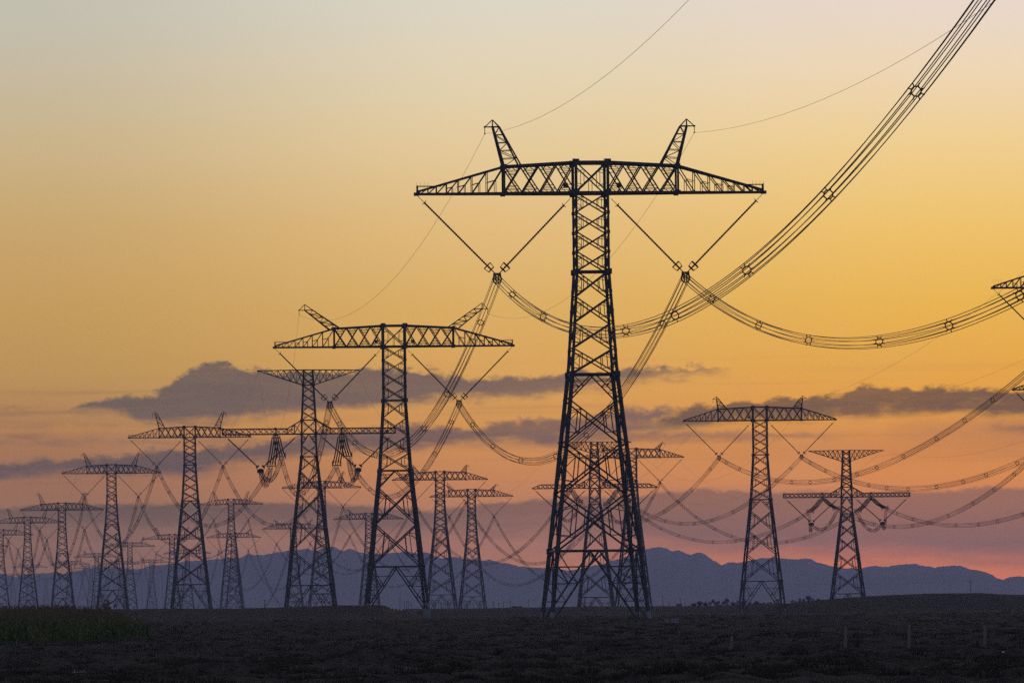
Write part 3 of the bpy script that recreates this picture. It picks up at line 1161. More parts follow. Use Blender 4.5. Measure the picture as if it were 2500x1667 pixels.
def tension(key, square, loc, H, sc, rz, dn, df, label, group, drops=(6.6, 8.4), heavy=1.0):
    """dn, df: directions (x, y) in the pylon's own axes of the spans towards the camera and away"""
    global CH, LEG, DG, RD, T_SLOPE
    keep = (CH, LEG, DG, RD, T_SLOPE)
    if heavy != 1.0:
        CH, LEG, DG, RD = (v * heavy for v in keep[:4])
        T_SLOPE = 0.124 if H < 50 else 0.115
    pk_key = (square, H)
    if pk_key not in TPARTS:
        TPARTS[pk_key] = tension_parts(square, H)
    CH, LEG, DG, RD, T_SLOPE = keep
    P = TPARTS[pk_key]
    base = Vector(loc) - Vector((0, 0, H * sc))
    root = thing('tension_pylon', label, 'pylon', base, rz, group)
    root.scale = (sc, sc, sc)
    up = Vector((0, 0, H))
    link('shaft', P['shaft'], root, up)
    for lm, fm in P['legs']:
        lg = link('leg', lm, root, up)
        link('footing', fm, lg)
    link('crossarm', P['arm'], root, up)
    link('earth_wire_arm', P['top_arm'], root, up)
    near, far = [], []
    for s in (-1, 1):
        ends = []
        for d, drop, store, y0 in ((dn, drops[0], near, -1.6), (df, drops[1], far, 1.6)):
            d = Vector((d[0], d[1], 0)).normalized()
            p = Vector((s * DE_X, y0, -0.35))
            q = p + d * 19.0 - Vector((0, 0, drop))
            side = Vector((d.y, -d.x, 0))
            mb = MB()
            rg = MB()
            ax = (q - p).normalized()
            upv = side.cross(ax)
            for a in (-1.05, -0.35, 0.35, 1.05):
                mid = lerp(p, q, 0.5) - Vector((0, 0, 0.5))
                A, B = p + side * a * 0.85, q + side * a
                mb.bar(A, lerp(A, B, 0.06), 0.08)
                m_ = lerp(A, B, 0.5) - Vector((0, 0, 0.45))
                shed_string(mb, lerp(A, B, 0.06), m_, 0.11, 0.20, 0.45)
                shed_string(mb, m_, lerp(A, B, 0.95), 0.11, 0.20, 0.45)
            mb.bar(q - side * 1.25, q + side * 1.25, 0.28)
            mb.bar(p - side * 0.7, p + side * 0.7, 0.2)
            for k in (-1.25, 1.25):
                c = q + side * k - ax * 0.9
                rg.ring(c, side, 0.85, 0.14, 8)
            rg.bar(q - side * 1.0 + upv * 0.7 - ax, q + side * 1.0 + upv * 0.7 - ax, 0.12)
            so = mb.obj('strain_insulator', POLYMER, root, up)
            rg.obj('grading_ring', RING, so)
            ends.append(q + ax * 0.6)
            store.append(q + ax * 0.6)
        hold = Vector((s * HOLD_X, 0, HOLD_Z))
        # V strings that carry the jumper loop
        for xa in (s * (TARM - 0.6), s * 3.0):
            mb = MB()
            for y in (-0.35, 0.35):
                a = Vector((xa, y, -0.2))
                shed_string(mb, lerp(a, hold + Vector((0, y, 0)), 0.1), lerp(a, hold + Vector((0, y, 0)), 0.93), 0.12, 0.2)
                mb.bar(a, lerp(a, hold + Vector((0, y, 0)), 0.1), 0.07)
            mb.bar(lerp((xa, -0.5, -0.2), hold, 0.12), lerp((xa, 0.5, -0.2), hold, 0.12), 0.12)
            so = mb.obj('insulator_string', POLYMER, root, up)
            d = (hold - Vector((xa, 0, 0))).normalized()
            rg = cup_ring(lerp((xa, 0, -0.2), hold, 0.92), d, 0.5, 0.12, 0.26)
            rg.obj('grading_ring', RING, so)
        yk = MB()
        yk.box(hold - Vector((0, 0, 0.4)), 1.9, 2.0, 1.0)
        for k in range(7):
            yk.ring(hold + Vector((0, -0.9 + 0.3 * k, -0.5)), (0, 1, 0), 0.72, 0.2, 8)
            yk.bar(hold + Vector((-0.7, -0.9 + 0.3 * k, -0.5)), hold + Vector((0.7, -0.9 + 0.3 * k, -0.5)), 0.2)
        yk.obj('jumper_clamp', RING, root, up)
        jm = MB()
        for k in range(8):
            t = 2 * math.pi * (k + 0.5) / 8
            o = Vector((math.cos(t) * 0.55, 0, math.sin(t) * 0.55))
            h0, h1 = hold + Vector((0, -0.8, -0.5)) + o, hold + Vector((0, 0.8, -0.5)) + o
            path = catenary(ends[0] + o, h0, 4.6, 14) + catenary(h1, ends[1] + o, 5.0, 14)
            jm.tube(path, 0.05, 4)
        for f in (0.25, 0.5, 0.75):
            for A, B in ((ends[0], hold), (hold, ends[1])):
                c = lerp(A, B, f) - Vector((0, 0, 4 * 4.8 * f * (1 - f)))
                jm.ring(c, B - A, 0.55, 0.09, 8)
        jm.obj('jumper_loop', WIRE, root, up)
    Rm = Matrix.Rotation(rz, 3, 'Z') * sc
    L = Vector(loc)
    PYL[key] = dict(near=[L + Rm @ v for v in near], far=[L + Rm @ v for v in far],
                    pk=[L + Rm @ Vector((s * TTOP, 0, 18.2)) for s in (-1, 1)], root=root)
    return root


def place(px_arm, width=47.0):
    return width * F / px_arm


GA, GB, GC = 'pylons of the left line', 'pylons of the middle line', 'pylons of the right line'
# key: style, columns of the arm's middle, row of its lower chord, arm width in pixels, height, heading, label, group
SUSP = [
    ('T1', 'box', 1441.5, 472, 853, 57.8, 5.4, 'tallest and nearest black lattice pylon, standing right of centre', GA),
    ('T2', 'splay', 961.5, 846, 583, 52.0, 4.2, 'lattice pylon with outward splayed horns, second nearest, on the mound', GA),
    ('T3', 'box', 463, 1067.5, 298, 68, 5.6, 'tall lattice pylon overlapping the left arm of the flat-topped pylon', GA),
    ('T4', 'box', 272, 1155, 240, 67, 5.6, 'lattice pylon above the excavator, second in the row at the left', GA),
    ('T5', 'box', 151, 1245, 201.5, 60, 5.6, 'lattice pylon behind the corn, third in the row at the left', GA),
    ('T6', 'box', 67, 1276.5, 173.6, 61, 5.6, 'lattice pylon behind the corn near the left edge, fourth in its row', GA),
    ('T7', 'box', 1, 1306, 156, 60, 5.6, 'lattice pylon cut in half by the left edge of the picture', GA),
    ('T8', 'box', -51, 1334, 139, 60, 5.6, 'faint pylon whose right arm tip pokes in at the left edge', GA),
    ('V0', 'point', 2737, 700, 628, 61, 2.0, 'pylon mostly outside the picture, upper of two arm tips at right edge', GB),
    ('B1', 'point', 1855, 1026, 372, 59.5, 2.6, 'lattice pylon with upright horns standing alone at the right', GB),
    ('D1', 'point', 1074, 1171, 232.7, 68, 5.6, 'taller lattice pylon of the close pair right of the splayed-horn pylon', GB),
    ('F1', 'box', 785, 1191, 192, 76, 5.6, 'hazy lattice pylon half hidden behind the flat-topped pylon at the left', GB),
    ('I1', 'box', 564, 1231.5, 155, 80, 5.6, 'taller hazy pylon of two in line left of the flat-topped pylon', GB),
    ('K1', 'box', 420, 1316, 142.6, 64, 5.6, 'hazy pylon hidden behind the tall pylon left of the flat-topped one', GB),
    ('L1', 'box', 317, 1334, 122, 64, 5.6, 'hazy pylon just right of the one above the excavator', GB),
    ('N1', 'point', 236, 1359.5, 110, 62, 5.6, 'hazy far pylon left of the one above the excavator, peeking past its leg', GB),
    ('P1', 'point', 170, 1378, 99, 62, 5.6, 'faint far pylon right behind the third pylon of the left row', GB),
    ('O1', 'point', 72, 1385, 87, 62, 5.6, 'faint far pylon right behind the fourth pylon of the left row', GB),
    ('W0', 'point', 2700, 949, 453, 56, 2.0, 'pylon mostly outside the picture, lower of two arm tips at right edge', GC),
    ('B2', 'lean', 1542, 1117, 254, 71, 4.2, 'lattice pylon behind the right leg of the nearest pylon', GC),
    ('E1', 'lean', 1151, 1212, 202.6, 68, 5.6, 'shorter lattice pylon of the close pair right of the splayed-horn pylon', GC),
    ('G1', 'lean', 900, 1267, 170.5, 64, 5.6, 'hazy pylon partly behind the left leg of the splayed-horn pylon', GC),
    ('H1', 'lean', 716, 1290.5, 151, 66, 5.6, 'lowest hazy pylon behind the legs of the flat-topped pylon', GC),
    ('J1', 'lean', 570, 1312, 133, 68, 5.6, 'shorter hazy pylon of two in line left of the flat-topped pylon', GC),
    ('U1', 'lean', 457, 1351, 117, 62, 5.6, 'faint low pylon between the legs of the tall pylon with box arm ends', GC),
    ('M1', 'lean', 370, 1373, 90, 66, 5.6, 'faint narrow pylon standing between two taller ones at the left', GC),
    ('Q1', 'lean', 296, 1377, 92, 62, 5.6, 'faint far pylon behind the right leg of the one above the excavator', GC),
    ('R1', 'lean', 222, 1387, 80, 62, 5.6, 'faint far pylon low beside the left leg of the one above the excavator', GC),
    ('S1', 'lean', 112, 1415, 58, 62, 5.6, 'very faint tiny pylon on the horizon right of the fourth left pylon', GC),
    ('S2', 'lean', 31, 1405, 58, 62, 5.6, 'very faint tiny pylon on the horizon left of the fourth left pylon', GC),
]
for key, style, cx, cy, apx, H, rz, label, group in SUSP:
    D = place(apx)
    suspension(key, style, at(cx, cy, D), H, R(rz), label, group, 2 if apx > 100 else 1, 1.0 if apx > 320 else 1.3)

tension('TT', True, at(754, 1059, 2069), 55.0, 1.0, R(5.0), (0.02, -1), (-0.02, 1),
        'large flat-topped strain pylon left of the splayed-horn pylon', GA)
tension('C1', True, at(2067, 1213, 2528), 48.0, 0.893, R(2.0), (0.22, -1), (-0.2, 1),
        'flat-topped strain pylon with dark jumper loops on the right hill', GC, (4.6, 5.2), 1.3)
tension('C2', False, at(1452, 1191, 2840), 55.0, 0.99, R(3.0), (0.12, -1), (-0.2, 1),
        'flat-topped strain pylon seen through the legs of the nearest pylon', GB, (5.6, 6.2), 1.4)
# the next pylon of the left line stands outside the picture on the right, closer to the camera
T0 = Vector((46.6, 409.0, 58.0))
PYL['T0'] = dict(near=[], far=[T0 + Vector((s * CLUSTER_X, 0.05 * s, CLUSTER_Z)) for s in (-1, 1)],
                 pk=[T0 + Vector((s * 14.2, 0, 8.1)) for s in (-1, 1)])


# ------------------------------------------------------------------ conductors
def sag_for(P, Q, px, py):
    """sag of the wire from P to Q that was seen passing the given spot"""
    sag = 20.0
    for it in range(4):
        best = None
        for k in range(20, 981):
            t = k / 1000.0
            p = lerp(P, Q, t)
            p.z -= 4 * sag * t * (1 - t)
            e = abs(proj(p)[0] - px)
            if best is None or e < best[0]:
                best = (e, t)
        t = best[1]
        p = lerp(P, Q, t)
        z = at(px, py, p.y).z
        sag = (p.z - z) / (4 * t * (1 - t))
    return sag


WR = 0.037
BR = 0.60


def bundle(P, Q, sag, label, group, level, marks=None):
    """level 2: every wire and spacer a part; 1: wires one mesh, spacers parts; 0: one mesh"""
    P, Q = Vector(P), Vector(Q)
    L = (Q - P).length
    d = Vector((Q.x - P.x, Q.y - P.y, 0)).normalized()
    side = Vector((d.y, -d.x, 0))
    nseg = 48 if level else 32
    mid = lerp(P, Q, 0.5)
    base = Vector((mid.x, mid.y, mid.z - sag))
    root = thing('conductor_bundle', label, 'power line', base, 0, group) if level else None
    Pl, Ql = P - base, Q - base
    offs = [(math.cos(2 * math.pi * (k + 0.5) / 8) * BR, math.sin(2 * math.pi * (k + 0.5) / 8) * BR) for k in range(8)]
    allw = MB()
    for k, (a, b) in enumerate(offs):
        o = side * a + Vector((0, 0, b))
        mb = MB() if level == 2 else allw
        s2 = sag * (1 + 0.004 * math.sin(k * 2.3))
        mb.tube(catenary(Pl + o, Ql + o, s2, nseg), WR if level else WR * 1.15, 4)
        if level == 2:
            mb.obj('wire', WIRE, root)
    if level == 1:
        allw.obj('wires', WIRE, root)
    n = max(3, round(L / 62.0))
    ts = [(k + 0.5 + 0.12 * math.sin(k * 1.7)) / n for k in range(n)]
    if marks:
        grid = [k / 2000.0 for k in range(20, 1981)]
        cols = [proj(lerp(P, Q, t) - Vector((0, 0, 4 * sag * t * (1 - t))))[0] for t in grid]
        ts = [grid[min(range(len(grid)), key=lambda i: abs(cols[i] - m))] for m in marks] + [0.03]
    for t in ts:
        c = lerp(Pl, Ql, t)
        c.z -= 4 * sag * t * (1 - t)
        mb = MB() if level else allw
        slope = (Ql.z - Pl.z) / L - 4 * sag * (1 - 2 * t) / L
        ax = (d + Vector((0, 0, slope))).normalized()
        up_ = side.cross(ax)
        ring = [c + side * (a * 0.62) + up_ * (b * 0.62) for a, b in offs]
        for i in range(8):
            mb.bar(ring[i], ring[(i + 1) % 8], 0.10)
            mb.bar(ring[i], c + side * offs[i][0] * 1.08 + up_ * offs[i][1] * 1.08, 0.085)
        if level:
            mb.obj('spacer', RING, root)
    if not level:
        o = allw.obj('conductor_bundle', WIRE, None, base)
        tag(o, label, 'power line', group)


def default_sag(P, Q):
    return 6.3e-5 * (Q - P).length ** 2


NICK = {'T0': 'upper right corner', 'T1': 'nearest pylon', 'T2': 'splayed-horn pylon', 'TT': 'left flat-topped pylon', 'T3': 'pylon beside the flat-topped one', 'T4': 'pylon above the excavator',
        'T5': 'third left pylon', 'T6': 'fourth left pylon', 'T7': 'pylon cut by the left edge', 'T8': 'arm tip at the left edge', 'V0': 'upper arm tip at right edge',
        'B1': 'lone upright-horned pylon', 'C2': 'flat-topped pylon behind the nearest', 'D1': 'taller pylon of the close pair', 'F1': 'pylon behind the flat-topped one',
        'I1': 'taller hazy pylon', 'K1': 'hidden hazy pylon', 'L1': 'hazy pylon right of the excavator', 'N1': 'hazy pylon left of the excavator', 'W0': 'lower arm tip at right edge',
        'C1': 'right flat-topped pylon', 'B2': 'pylon behind the nearest leg', 'E1': 'shorter pylon of the close pair', 'G1': 'hazy pylon behind the splayed-horn one',
        'H1': 'lowest hazy pylon', 'J1': 'shorter hazy pylon', 'U1': 'faint low pylon', 'P1': 'faint pylon behind the third', 'M1': 'faint narrow pylon', 'Q1': 'faint pylon by the excavator'}
LINES = [
    (['T0', 'T1', 'T2', 'TT', 'T3', 'T4', 'T5', 'T6', 'T7', 'T8'], 'conductors of the left line'),
    (['V0', 'B1', 'C2', 'D1', 'F1', 'I1', 'K1', 'L1', 'N1', 'P1'], 'conductors of the middle line'),
    (['W0', 'C1', 'B2', 'E1', 'G1', 'H1', 'J1', 'U1', 'M1', 'Q1'], 'conductors of the right line'),
]
SPACERS = {('T0', 'T1', 0): (2237, 2022, 1823, 1648, 1528, 1326, 1251), ('T0', 'T1', 1): (1738, 1852, 1974, 2147, 2317, 2490)}
SEEN = {('T0', 'T1', 0): (2023, 475), ('T0', 'T1', 1): (2147, 834), ('T1', 'T2', 0): (1100, 946), ('T1', 'T2', 1): (1527, 946),
        ('T2', 'TT', 0): (720, 1204), ('T2', 'TT', 1): (945, 1213), ('TT', 'T3', 0): (496, 1281), ('TT', 'T3', 1): (657, 1280),
        ('T3', 'T4', 0): (275, 1330), ('T3', 'T4', 1): (418, 1327),
        ('V0', 'B1', 0): (2368, 1017), ('V0', 'B1', 1): (2322, 1182), ('B1', 'C2', 0): (1625, 1246), ('B1', 'C2', 1): (1686, 1278),
        ('C1', 'B2', 0): (1755, 1323), ('C1', 'B2', 1): (1890, 1325), ('W0', 'C1', 0): (2162, 1284), ('W0', 'C1', 1): (2324, 1282)}
for keys, grp in LINES:
    for a, b in zip(keys[:-1], keys[1:]):
        for s in (0, 1):
            P, Q = PYL[a]['far'][s], PYL[b]['near'][s]
            if (a, b, s) in SEEN:
                sag = sag_for(P, Q, *SEEN[(a, b, s)])
            else:
                sag = default_sag(P, Q)
            print('SPAN', a, b, s, round((Q - P).length), round(sag, 1), round(4 * sag / (Q - P).length ** 2 * 1e4, 2))
            lab = '%s wire bundle, %s to %s' % (('left', 'right')[s], NICK[a], NICK[b])
            level = 2 if a in ('T0', 'T1') else 1 if a in ('T2', 'TT', 'V0', 'B1', 'C1', 'W0') else 0
            bundle(P, Q, sag, lab, grp, level, SPACERS.get((a, b, s)))

# earth wires
ESEEN = {('V0', 'B1', 0): (2199, 880), ('V0', 'B1', 1): (2320, 948), ('W0', 'C1', 0): (2262, 1083), ('W0', 'C1', 1): (2386, 1106),
         ('T0', 'T1', 0): (1350, 270), ('T0', 'T1', 1): (2000, 247), ('T1', 'T2', 0): (810, 781), ('T1', 'T2', 1): (1262, 777)}
for keys, grp in LINES:
    for a, b in zip(keys[:6], keys[1:7]):
        for s in (0, 1):
            P, Q = PYL[a]['pk'][s], PYL[b]['pk'][s]
            sag = sag_for(P, Q, *ESEEN[(a, b, s)]) if (a, b, s) in ESEEN else default_sag(P, Q) * 0.75
            base = lerp(P, Q, 0.5) - Vector((0, 0, sag))
            mb = MB()
            mb.tube([p - base for p in catenary(P, Q, sag, 48)], 0.02, 4)
            o = mb.obj('earth_wire', EARTH, None, base)
            tag(o, '%s earth wire, %s to %s' % (('left', 'right')[s], NICK[a], NICK[b]), 'wire', 'earth wires along the pylon tops')


# ------------------------------------------------------------------ small things on the plain
def on_ground(px, py, d0=240, d1=3000):
    """first spot of the ground seen at a measured spot"""
    r = ray(px, py)
    prev = d0
    for D in np.arange(d0, d1, 2.0):
        p = Vector((0, 0, CAMZ)) + r * (D / r.y)
        if p.z <= tz(p.x, p.y):
            return Vector((p.x, p.y, tz(p.x, p.y)))
    p = Vector((0, 0, CAMZ)) + r * (d1 / r.y)
    return Vector((p.x, p.y, tz(p.x, p.y)))


for px, pt, pb, label in ((1782, 1558, 1591, 'short leaning grey concrete fence post, leftmost on the scrub at right'),
                          (2064, 1528, 1581, 'grey concrete fence post below the flat-topped pylon on the hill'),
                          (2219, 1524, 1581, 'grey concrete fence post, third from the left in the dark scrub'),
                          (2404, 1526, 1583, 'grey concrete fence post nearest the right edge, beside white litter')):
    g = on_ground(px, pb)
    h = (pb - pt) * g.y / F
    mb = MB()
    lean = 0.12 if px < 1900 else 0.03
    mb.bar((0, 0, -0.4), (lean, 0, h - 0.05), 0.17, 0.14, True)
    mb.bar((lean, 0, h - 0.05), (lean, 0, h), 0.14, 0.07, True)
    for k in (0.35, 0.65, 0.9):
        mb.bar((lean * k - 0.1, -0.08, h * k), (lean * k + 0.1, -0.08, h * k), 0.025)
    tag(mb.obj('fence_post', POST, None, g), label, 'post', 'fence posts in the scrub')

# single marker poles on the near plain
for px, pt, pb, label in ((646, 1463, 1512, 'thin dark pole standing alone in the scrub left of the mound'),
                          (1428, 1455, 1515, 'thin dark pole standing between the legs of the nearest pylon')):
    g = on_ground(px, pb)
    h = (pb - pt) * g.y / F
    mb = MB()
    mb.tube([(0, 0, -0.5), (0.02, 0, h * 0.5), (0.05, 0, h)], [0.08, 0.075, 0.06], 6)
    mb.bar((-0.16, 0, h * 0.96), (0.26, 0, h * 0.96), 0.05)
    tag(mb.obj('marker_pole', WOOD, None, g), label, 'pole')


def utility_pole(px, ptop, D, label, group, r=0.13, arm=0.9):
    p = at(px, ptop, D)
    z0 = tz(p.x, p.y)
    h = p.z - z0
    root = thing('utility_pole', label, 'pole', (p.x, p.y, z0), 0, group)
    mb = MB()
    mb.tube([(0, 0, -0.6), (0, 0, h)], [r, r * 0.75], 6)
    mb.obj('shaft', WOOD, root)
    mb = MB()
    mb.bar((-arm, 0, h - 0.6), (arm, 0, h - 0.6), 0.12, None, True)
    for x in (-arm * 0.9, 0, arm * 0.9):
        mb.bar((x, 0, h - 0.6 if x else h), (x, 0, h - 0.3 if x else h + 0.25), 0.09, None, True)
    mb.obj('crossarm', WOOD, root)
    return p


lone = utility_pole(2369, 1416, 2900, 'wooden utility pole standing alone on the dark hill at right', None, 0.17)
poles = []
for a5 in (315, 360, 385, 405, 432, 655, 672, 703, 720, 737, 752, 771, 790, 812, 905, 928, 980, 1000, 1020, 1052, 1120, 1258, 1312, 1356, 1425):
    poles.append((900 + a5 / 4.126, 1459 if a5 == 315 else 1466 + (a5 * 7 % 5)))
poles += [(1291, 1463), (1442, 1462), (1560, 1468), (1590, 1464), (1618, 1452), (1634, 1470), (1661, 1459), (1672, 1472), (278, 1466), (285, 1470), (748, 1465)]
for k, (px, pt) in enumerate(poles):
    D = 4300 + (k * 37 % 9) * 90
    utility_pole(px, pt, D, 'thin distant utility pole rising from the hazy horizon behind the ridge', 'distant utility poles along the horizon', 0.27, 0.8)
# service wires of the lone pole
for s, (px, py) in ((0, (1900, 1424)), (1, (2700, 1410))):
    q = at(px, py, 3300 if s == 0 else 2700)
    base = lerp(lone, q, 0.5)
    mb = MB()
    mb.tube([p - base for p in catenary(lone, q, 1.0, 16)], 0.03, 4)
    tag(mb.obj('service_wire', WIRE, None, base), ('thin wire running left from the lone wooden pole', 'thin wire running right from the lone wooden pole')[s], 'wire', 'wires of the lone pole')


# trees at the foot of the far plain
def tree(px, ptop, width, D, label, group, slim=False):
    p = at(px, ptop, D)
    z0 = tz(p.x, p.y)
    h = p.z - z0
    wd = width * D / F
    root = thing('tree', label, 'tree', (p.x, p.y, z0), random.uniform(0, 6), group)
    mb = MB()
    mb.tube([(0, 0, -0.4), (0.05, 0, h * 0.4), (0, 0.05, h * 0.8)], [0.16, 0.11, 0.05], 6)
    for k in range(5):
        a, z = random.uniform(0, 6.28), h * random.uniform(0.25, 0.6)
        mb.tube([(0, 0, z), (math.cos(a) * wd * 0.35, math.sin(a) * wd * 0.35, z + h * 0.2)], [0.06, 0.02], 5)
    mb.obj('trunk', WOOD, root)
    cb = MB()
    nb = 7
    blobs = []
    for k in range(nb):
        a = random.uniform(0, 6.28)
        rr = wd * 0.32 * math.sqrt(random.random())
        z = h * random.uniform(0.25, 0.85)
        blobs.append((math.cos(a) * rr, math.sin(a) * rr, z, wd * random.uniform(0.16, 0.3), h * random.uniform(0.1, 0.17)))
    for k in range(650):
        bx, by, bz, br, bh = random.choice(blobs)
        v = Vector((random.gauss(0, 1), random.gauss(0, 1), random.gauss(0, 1))).normalized() * random.random() ** 0.4
        c = Vector((bx + v.x * br, by + v.y * br, min(h, bz + v.z * bh)))
        s_ = random.uniform(0.14, 0.34)
        n1 = Vector((random.gauss(0, 1), random.gauss(0, 1), random.gauss(0, 1))).normalized()
        n2 = n1.cross(Vector((random.gauss(0, 1), random.gauss(0, 1), random.gauss(0, 1)))).normalized()
        cb.quad([c - n1 * s_, c + n2 * s_ * 0.6, c + n1 * s_, c - n2 * s_ * 0.6])
    cb.obj('crown', FOLIAGE, root)


TREES = [(1682, 1471, 12), (1692, 1468, 16), (1708, 1466, 14), (1722, 1468, 14), (1735, 1461, 17), (1749, 1464, 16), (1762, 1464, 20), (1775, 1457, 14), (1790, 1466, 16), (1806, 1460, 15), (1816, 1463, 12),
         (1830, 1467, 16), (1846, 1464, 18), (1862, 1465, 18), (1876, 1463, 18), (1896, 1459, 20), (1913, 1461, 18), (1936, 1457, 20), (1952, 1448, 12), (1960, 1456, 14), (1972, 1451, 15), (1984, 1457, 16), (1994, 1455, 18), (2008, 1458, 14)]
for px, pt, wd in TREES:
    tree(px, pt - 1, wd * 1.35, 3500 + random.uniform(-250, 300), 'small bushy tree on the hazy horizon around the lone pylon at right', 'small trees on the horizon')

# low hut and long shed on the horizon
for px, py, w, h, label in ((1658, 1474, 13, 8, 'tiny dark flat-roofed hut on the horizon right of the nearest pylon'),
                            (1262, 1480, 26, 4, 'long low dark shed on the horizon left of the nearest pylon')):
    D = 2520.0
    p = at(px, py, D)
    z0 = tz(p.x, p.y)
    ww, hh = w * D / F, p.z - z0
    root = thing('hut', label, 'hut', (p.x, p.y, z0))
    mb = MB()
    mb.box((0, 0, hh / 2), ww, 3.0, hh)
    mb.obj('wall', WOOD, root)
    mb = MB()
    mb.box((0, 0, hh + 0.08), ww + 0.4, 3.4, 0.16)
    mb.obj('roof', WOOD, root)
    mb = MB()
    mb.box((ww * 0.2, -1.52, min(0.9, hh * 0.45)), min(0.8, ww * 0.3), 0.06, min(1.8, hh * 0.9))
    mb.obj('door', STEEL, root)

# pale slatted barrier at the foot of the nearest pylon
for px, w, n, label in ((1629, 12, 4, 'short pale slatted barrier beside the right foot of the nearest pylon'),
                        (1648, 19, 7, 'longer pale slatted barrier right of the nearest pylon, end one')):
    g = on_ground(px, 1521)
    ww = w * g.y / F
    hh = 11 * g.y / F
    mb = MB()
    for k in range(n):
        x = -ww / 2 + ww * (k + 0.5) / n
        mb.box((x, 0, hh / 2 - 0.1), ww / n * 0.72, 0.1, hh + 0.2)
    mb.box((0, 0.06, hh * 0.8), ww, 0.06, 0.08)
    mb.box((0, 0.06, hh * 0.3), ww, 0.06, 0.08)
    tag(mb.obj('slatted_barrier', CONCRETE, None, g), label, 'barrier', 'pale barriers by the nearest pylon')

# excavator far behind the corn
g = at(262, 1488, 1420)
g.z = tz(g.x, g.y)
top_z = at(262, 1477, 1420).z
ex = thing('excavator', 'tiny dark excavator with raised arm on the horizon between pylon legs', 'excavator', g)
ex.scale = (0.55, 0.55, 0.75)
k = 0.42
mb = MB()
for y in (-0.9, 0.9):
    mb.box((0, y, 0.4), 3.2 * k * 2, 0.5, 0.8)
mb.obj('track', STEEL, ex)
mb = MB()
mb.box((-0.3, 0, 1.25), 2.2, 1.8, 0.9)
mb.obj('body', PAINT, ex)
mb = MB()
mb.box((0.3, 0.4, 2.1), 1.0, 0.9, 0.9)
mb.obj('cab', PAINT, ex)
mb = MB()
mb.bar((0.6, -0.3, 1.5), (2.6, -0.3, 2.3), 0.45, 0.35, True)
mb.bar((2.6, -0.3, 2.3), (3.3, -0.3, 3.2), 0.35, 0.3, True)
ob = mb.obj('boom', PAINT, ex)
mb = MB()
mb.bar((3.3, -0.3, 3.2), (3.0, -0.3, 1.3), 0.3, 0.25, True)
mb.obj('dipper', PAINT, ex)
mb = MB()
mb.bar((3.0, -0.3, 1.3), (2.6, -0.3, 0.5), 0.8, 0.5, True)
mb.obj('bucket', STEEL, ex)


# litter
def crumple(px, py, size, label):
    g = on_ground(px, py)
    mb = MB()
    pts = []
    for a in range(6):
        for b in range(4):
            th, ph = a / 6 * 6.283, (b + 0.5) / 4 * 1.57
            r = size * random.uniform(0.6, 1.2)
            pts.append((math.cos(th) * math.cos(ph) * r, math.sin(th) * math.cos(ph) * r, math.sin(ph) * r * 0.9 - 0.03))
    mb.v = pts
    for a in range(6):
        for b in range(3):
            a2 = (a + 1) % 6
            mb.f.append((a * 4 + b, a2 * 4 + b, a2 * 4 + b + 1, a * 4 + b + 1))
            mb.m.append(0)
    mb.f.append((3, 7, 11, 15, 19, 23))
    mb.m.append(0)
    tag(mb.obj('plastic_bag', PLASTIC, None, g), label, 'litter', 'white litter in the scrub')


crumple(2448, 1594, 0.09, 'larger scrap of white plastic in the scrub by the right edge')
crumple(2455, 1603, 0.05, 'smaller scrap of white plastic below the larger one at right')
crumple(1035, 1559, 0.06, 'pale scrap of plastic in the dark scrub left of the nearest pylon')
crumple(388, 1583, 0.05, 'tiny white scrap on the bare ground right of the corn')
g = on_ground(181, 1650)
mb = MB()
mb.tube([(-0.06, 0, 0.06), (0.05, 0.1, 0.05), (0.22, 0.1, 0.06), (0.42, 0.2, 0.09), (0.5, 0.1, 0.02)], [0.012, 0.014, 0.013, 0.012, 0.006], 6)
mb.tube([(0.0, 0, 0.05), (0.03, 0, 0.14), (0.01, 0, 0.2)], [0.012, 0.01, 0.006], 6)
tag(mb.obj('twig', BARK, None, g), 'bleached bent twig lying on bare ground near the lower left corner', 'twig')


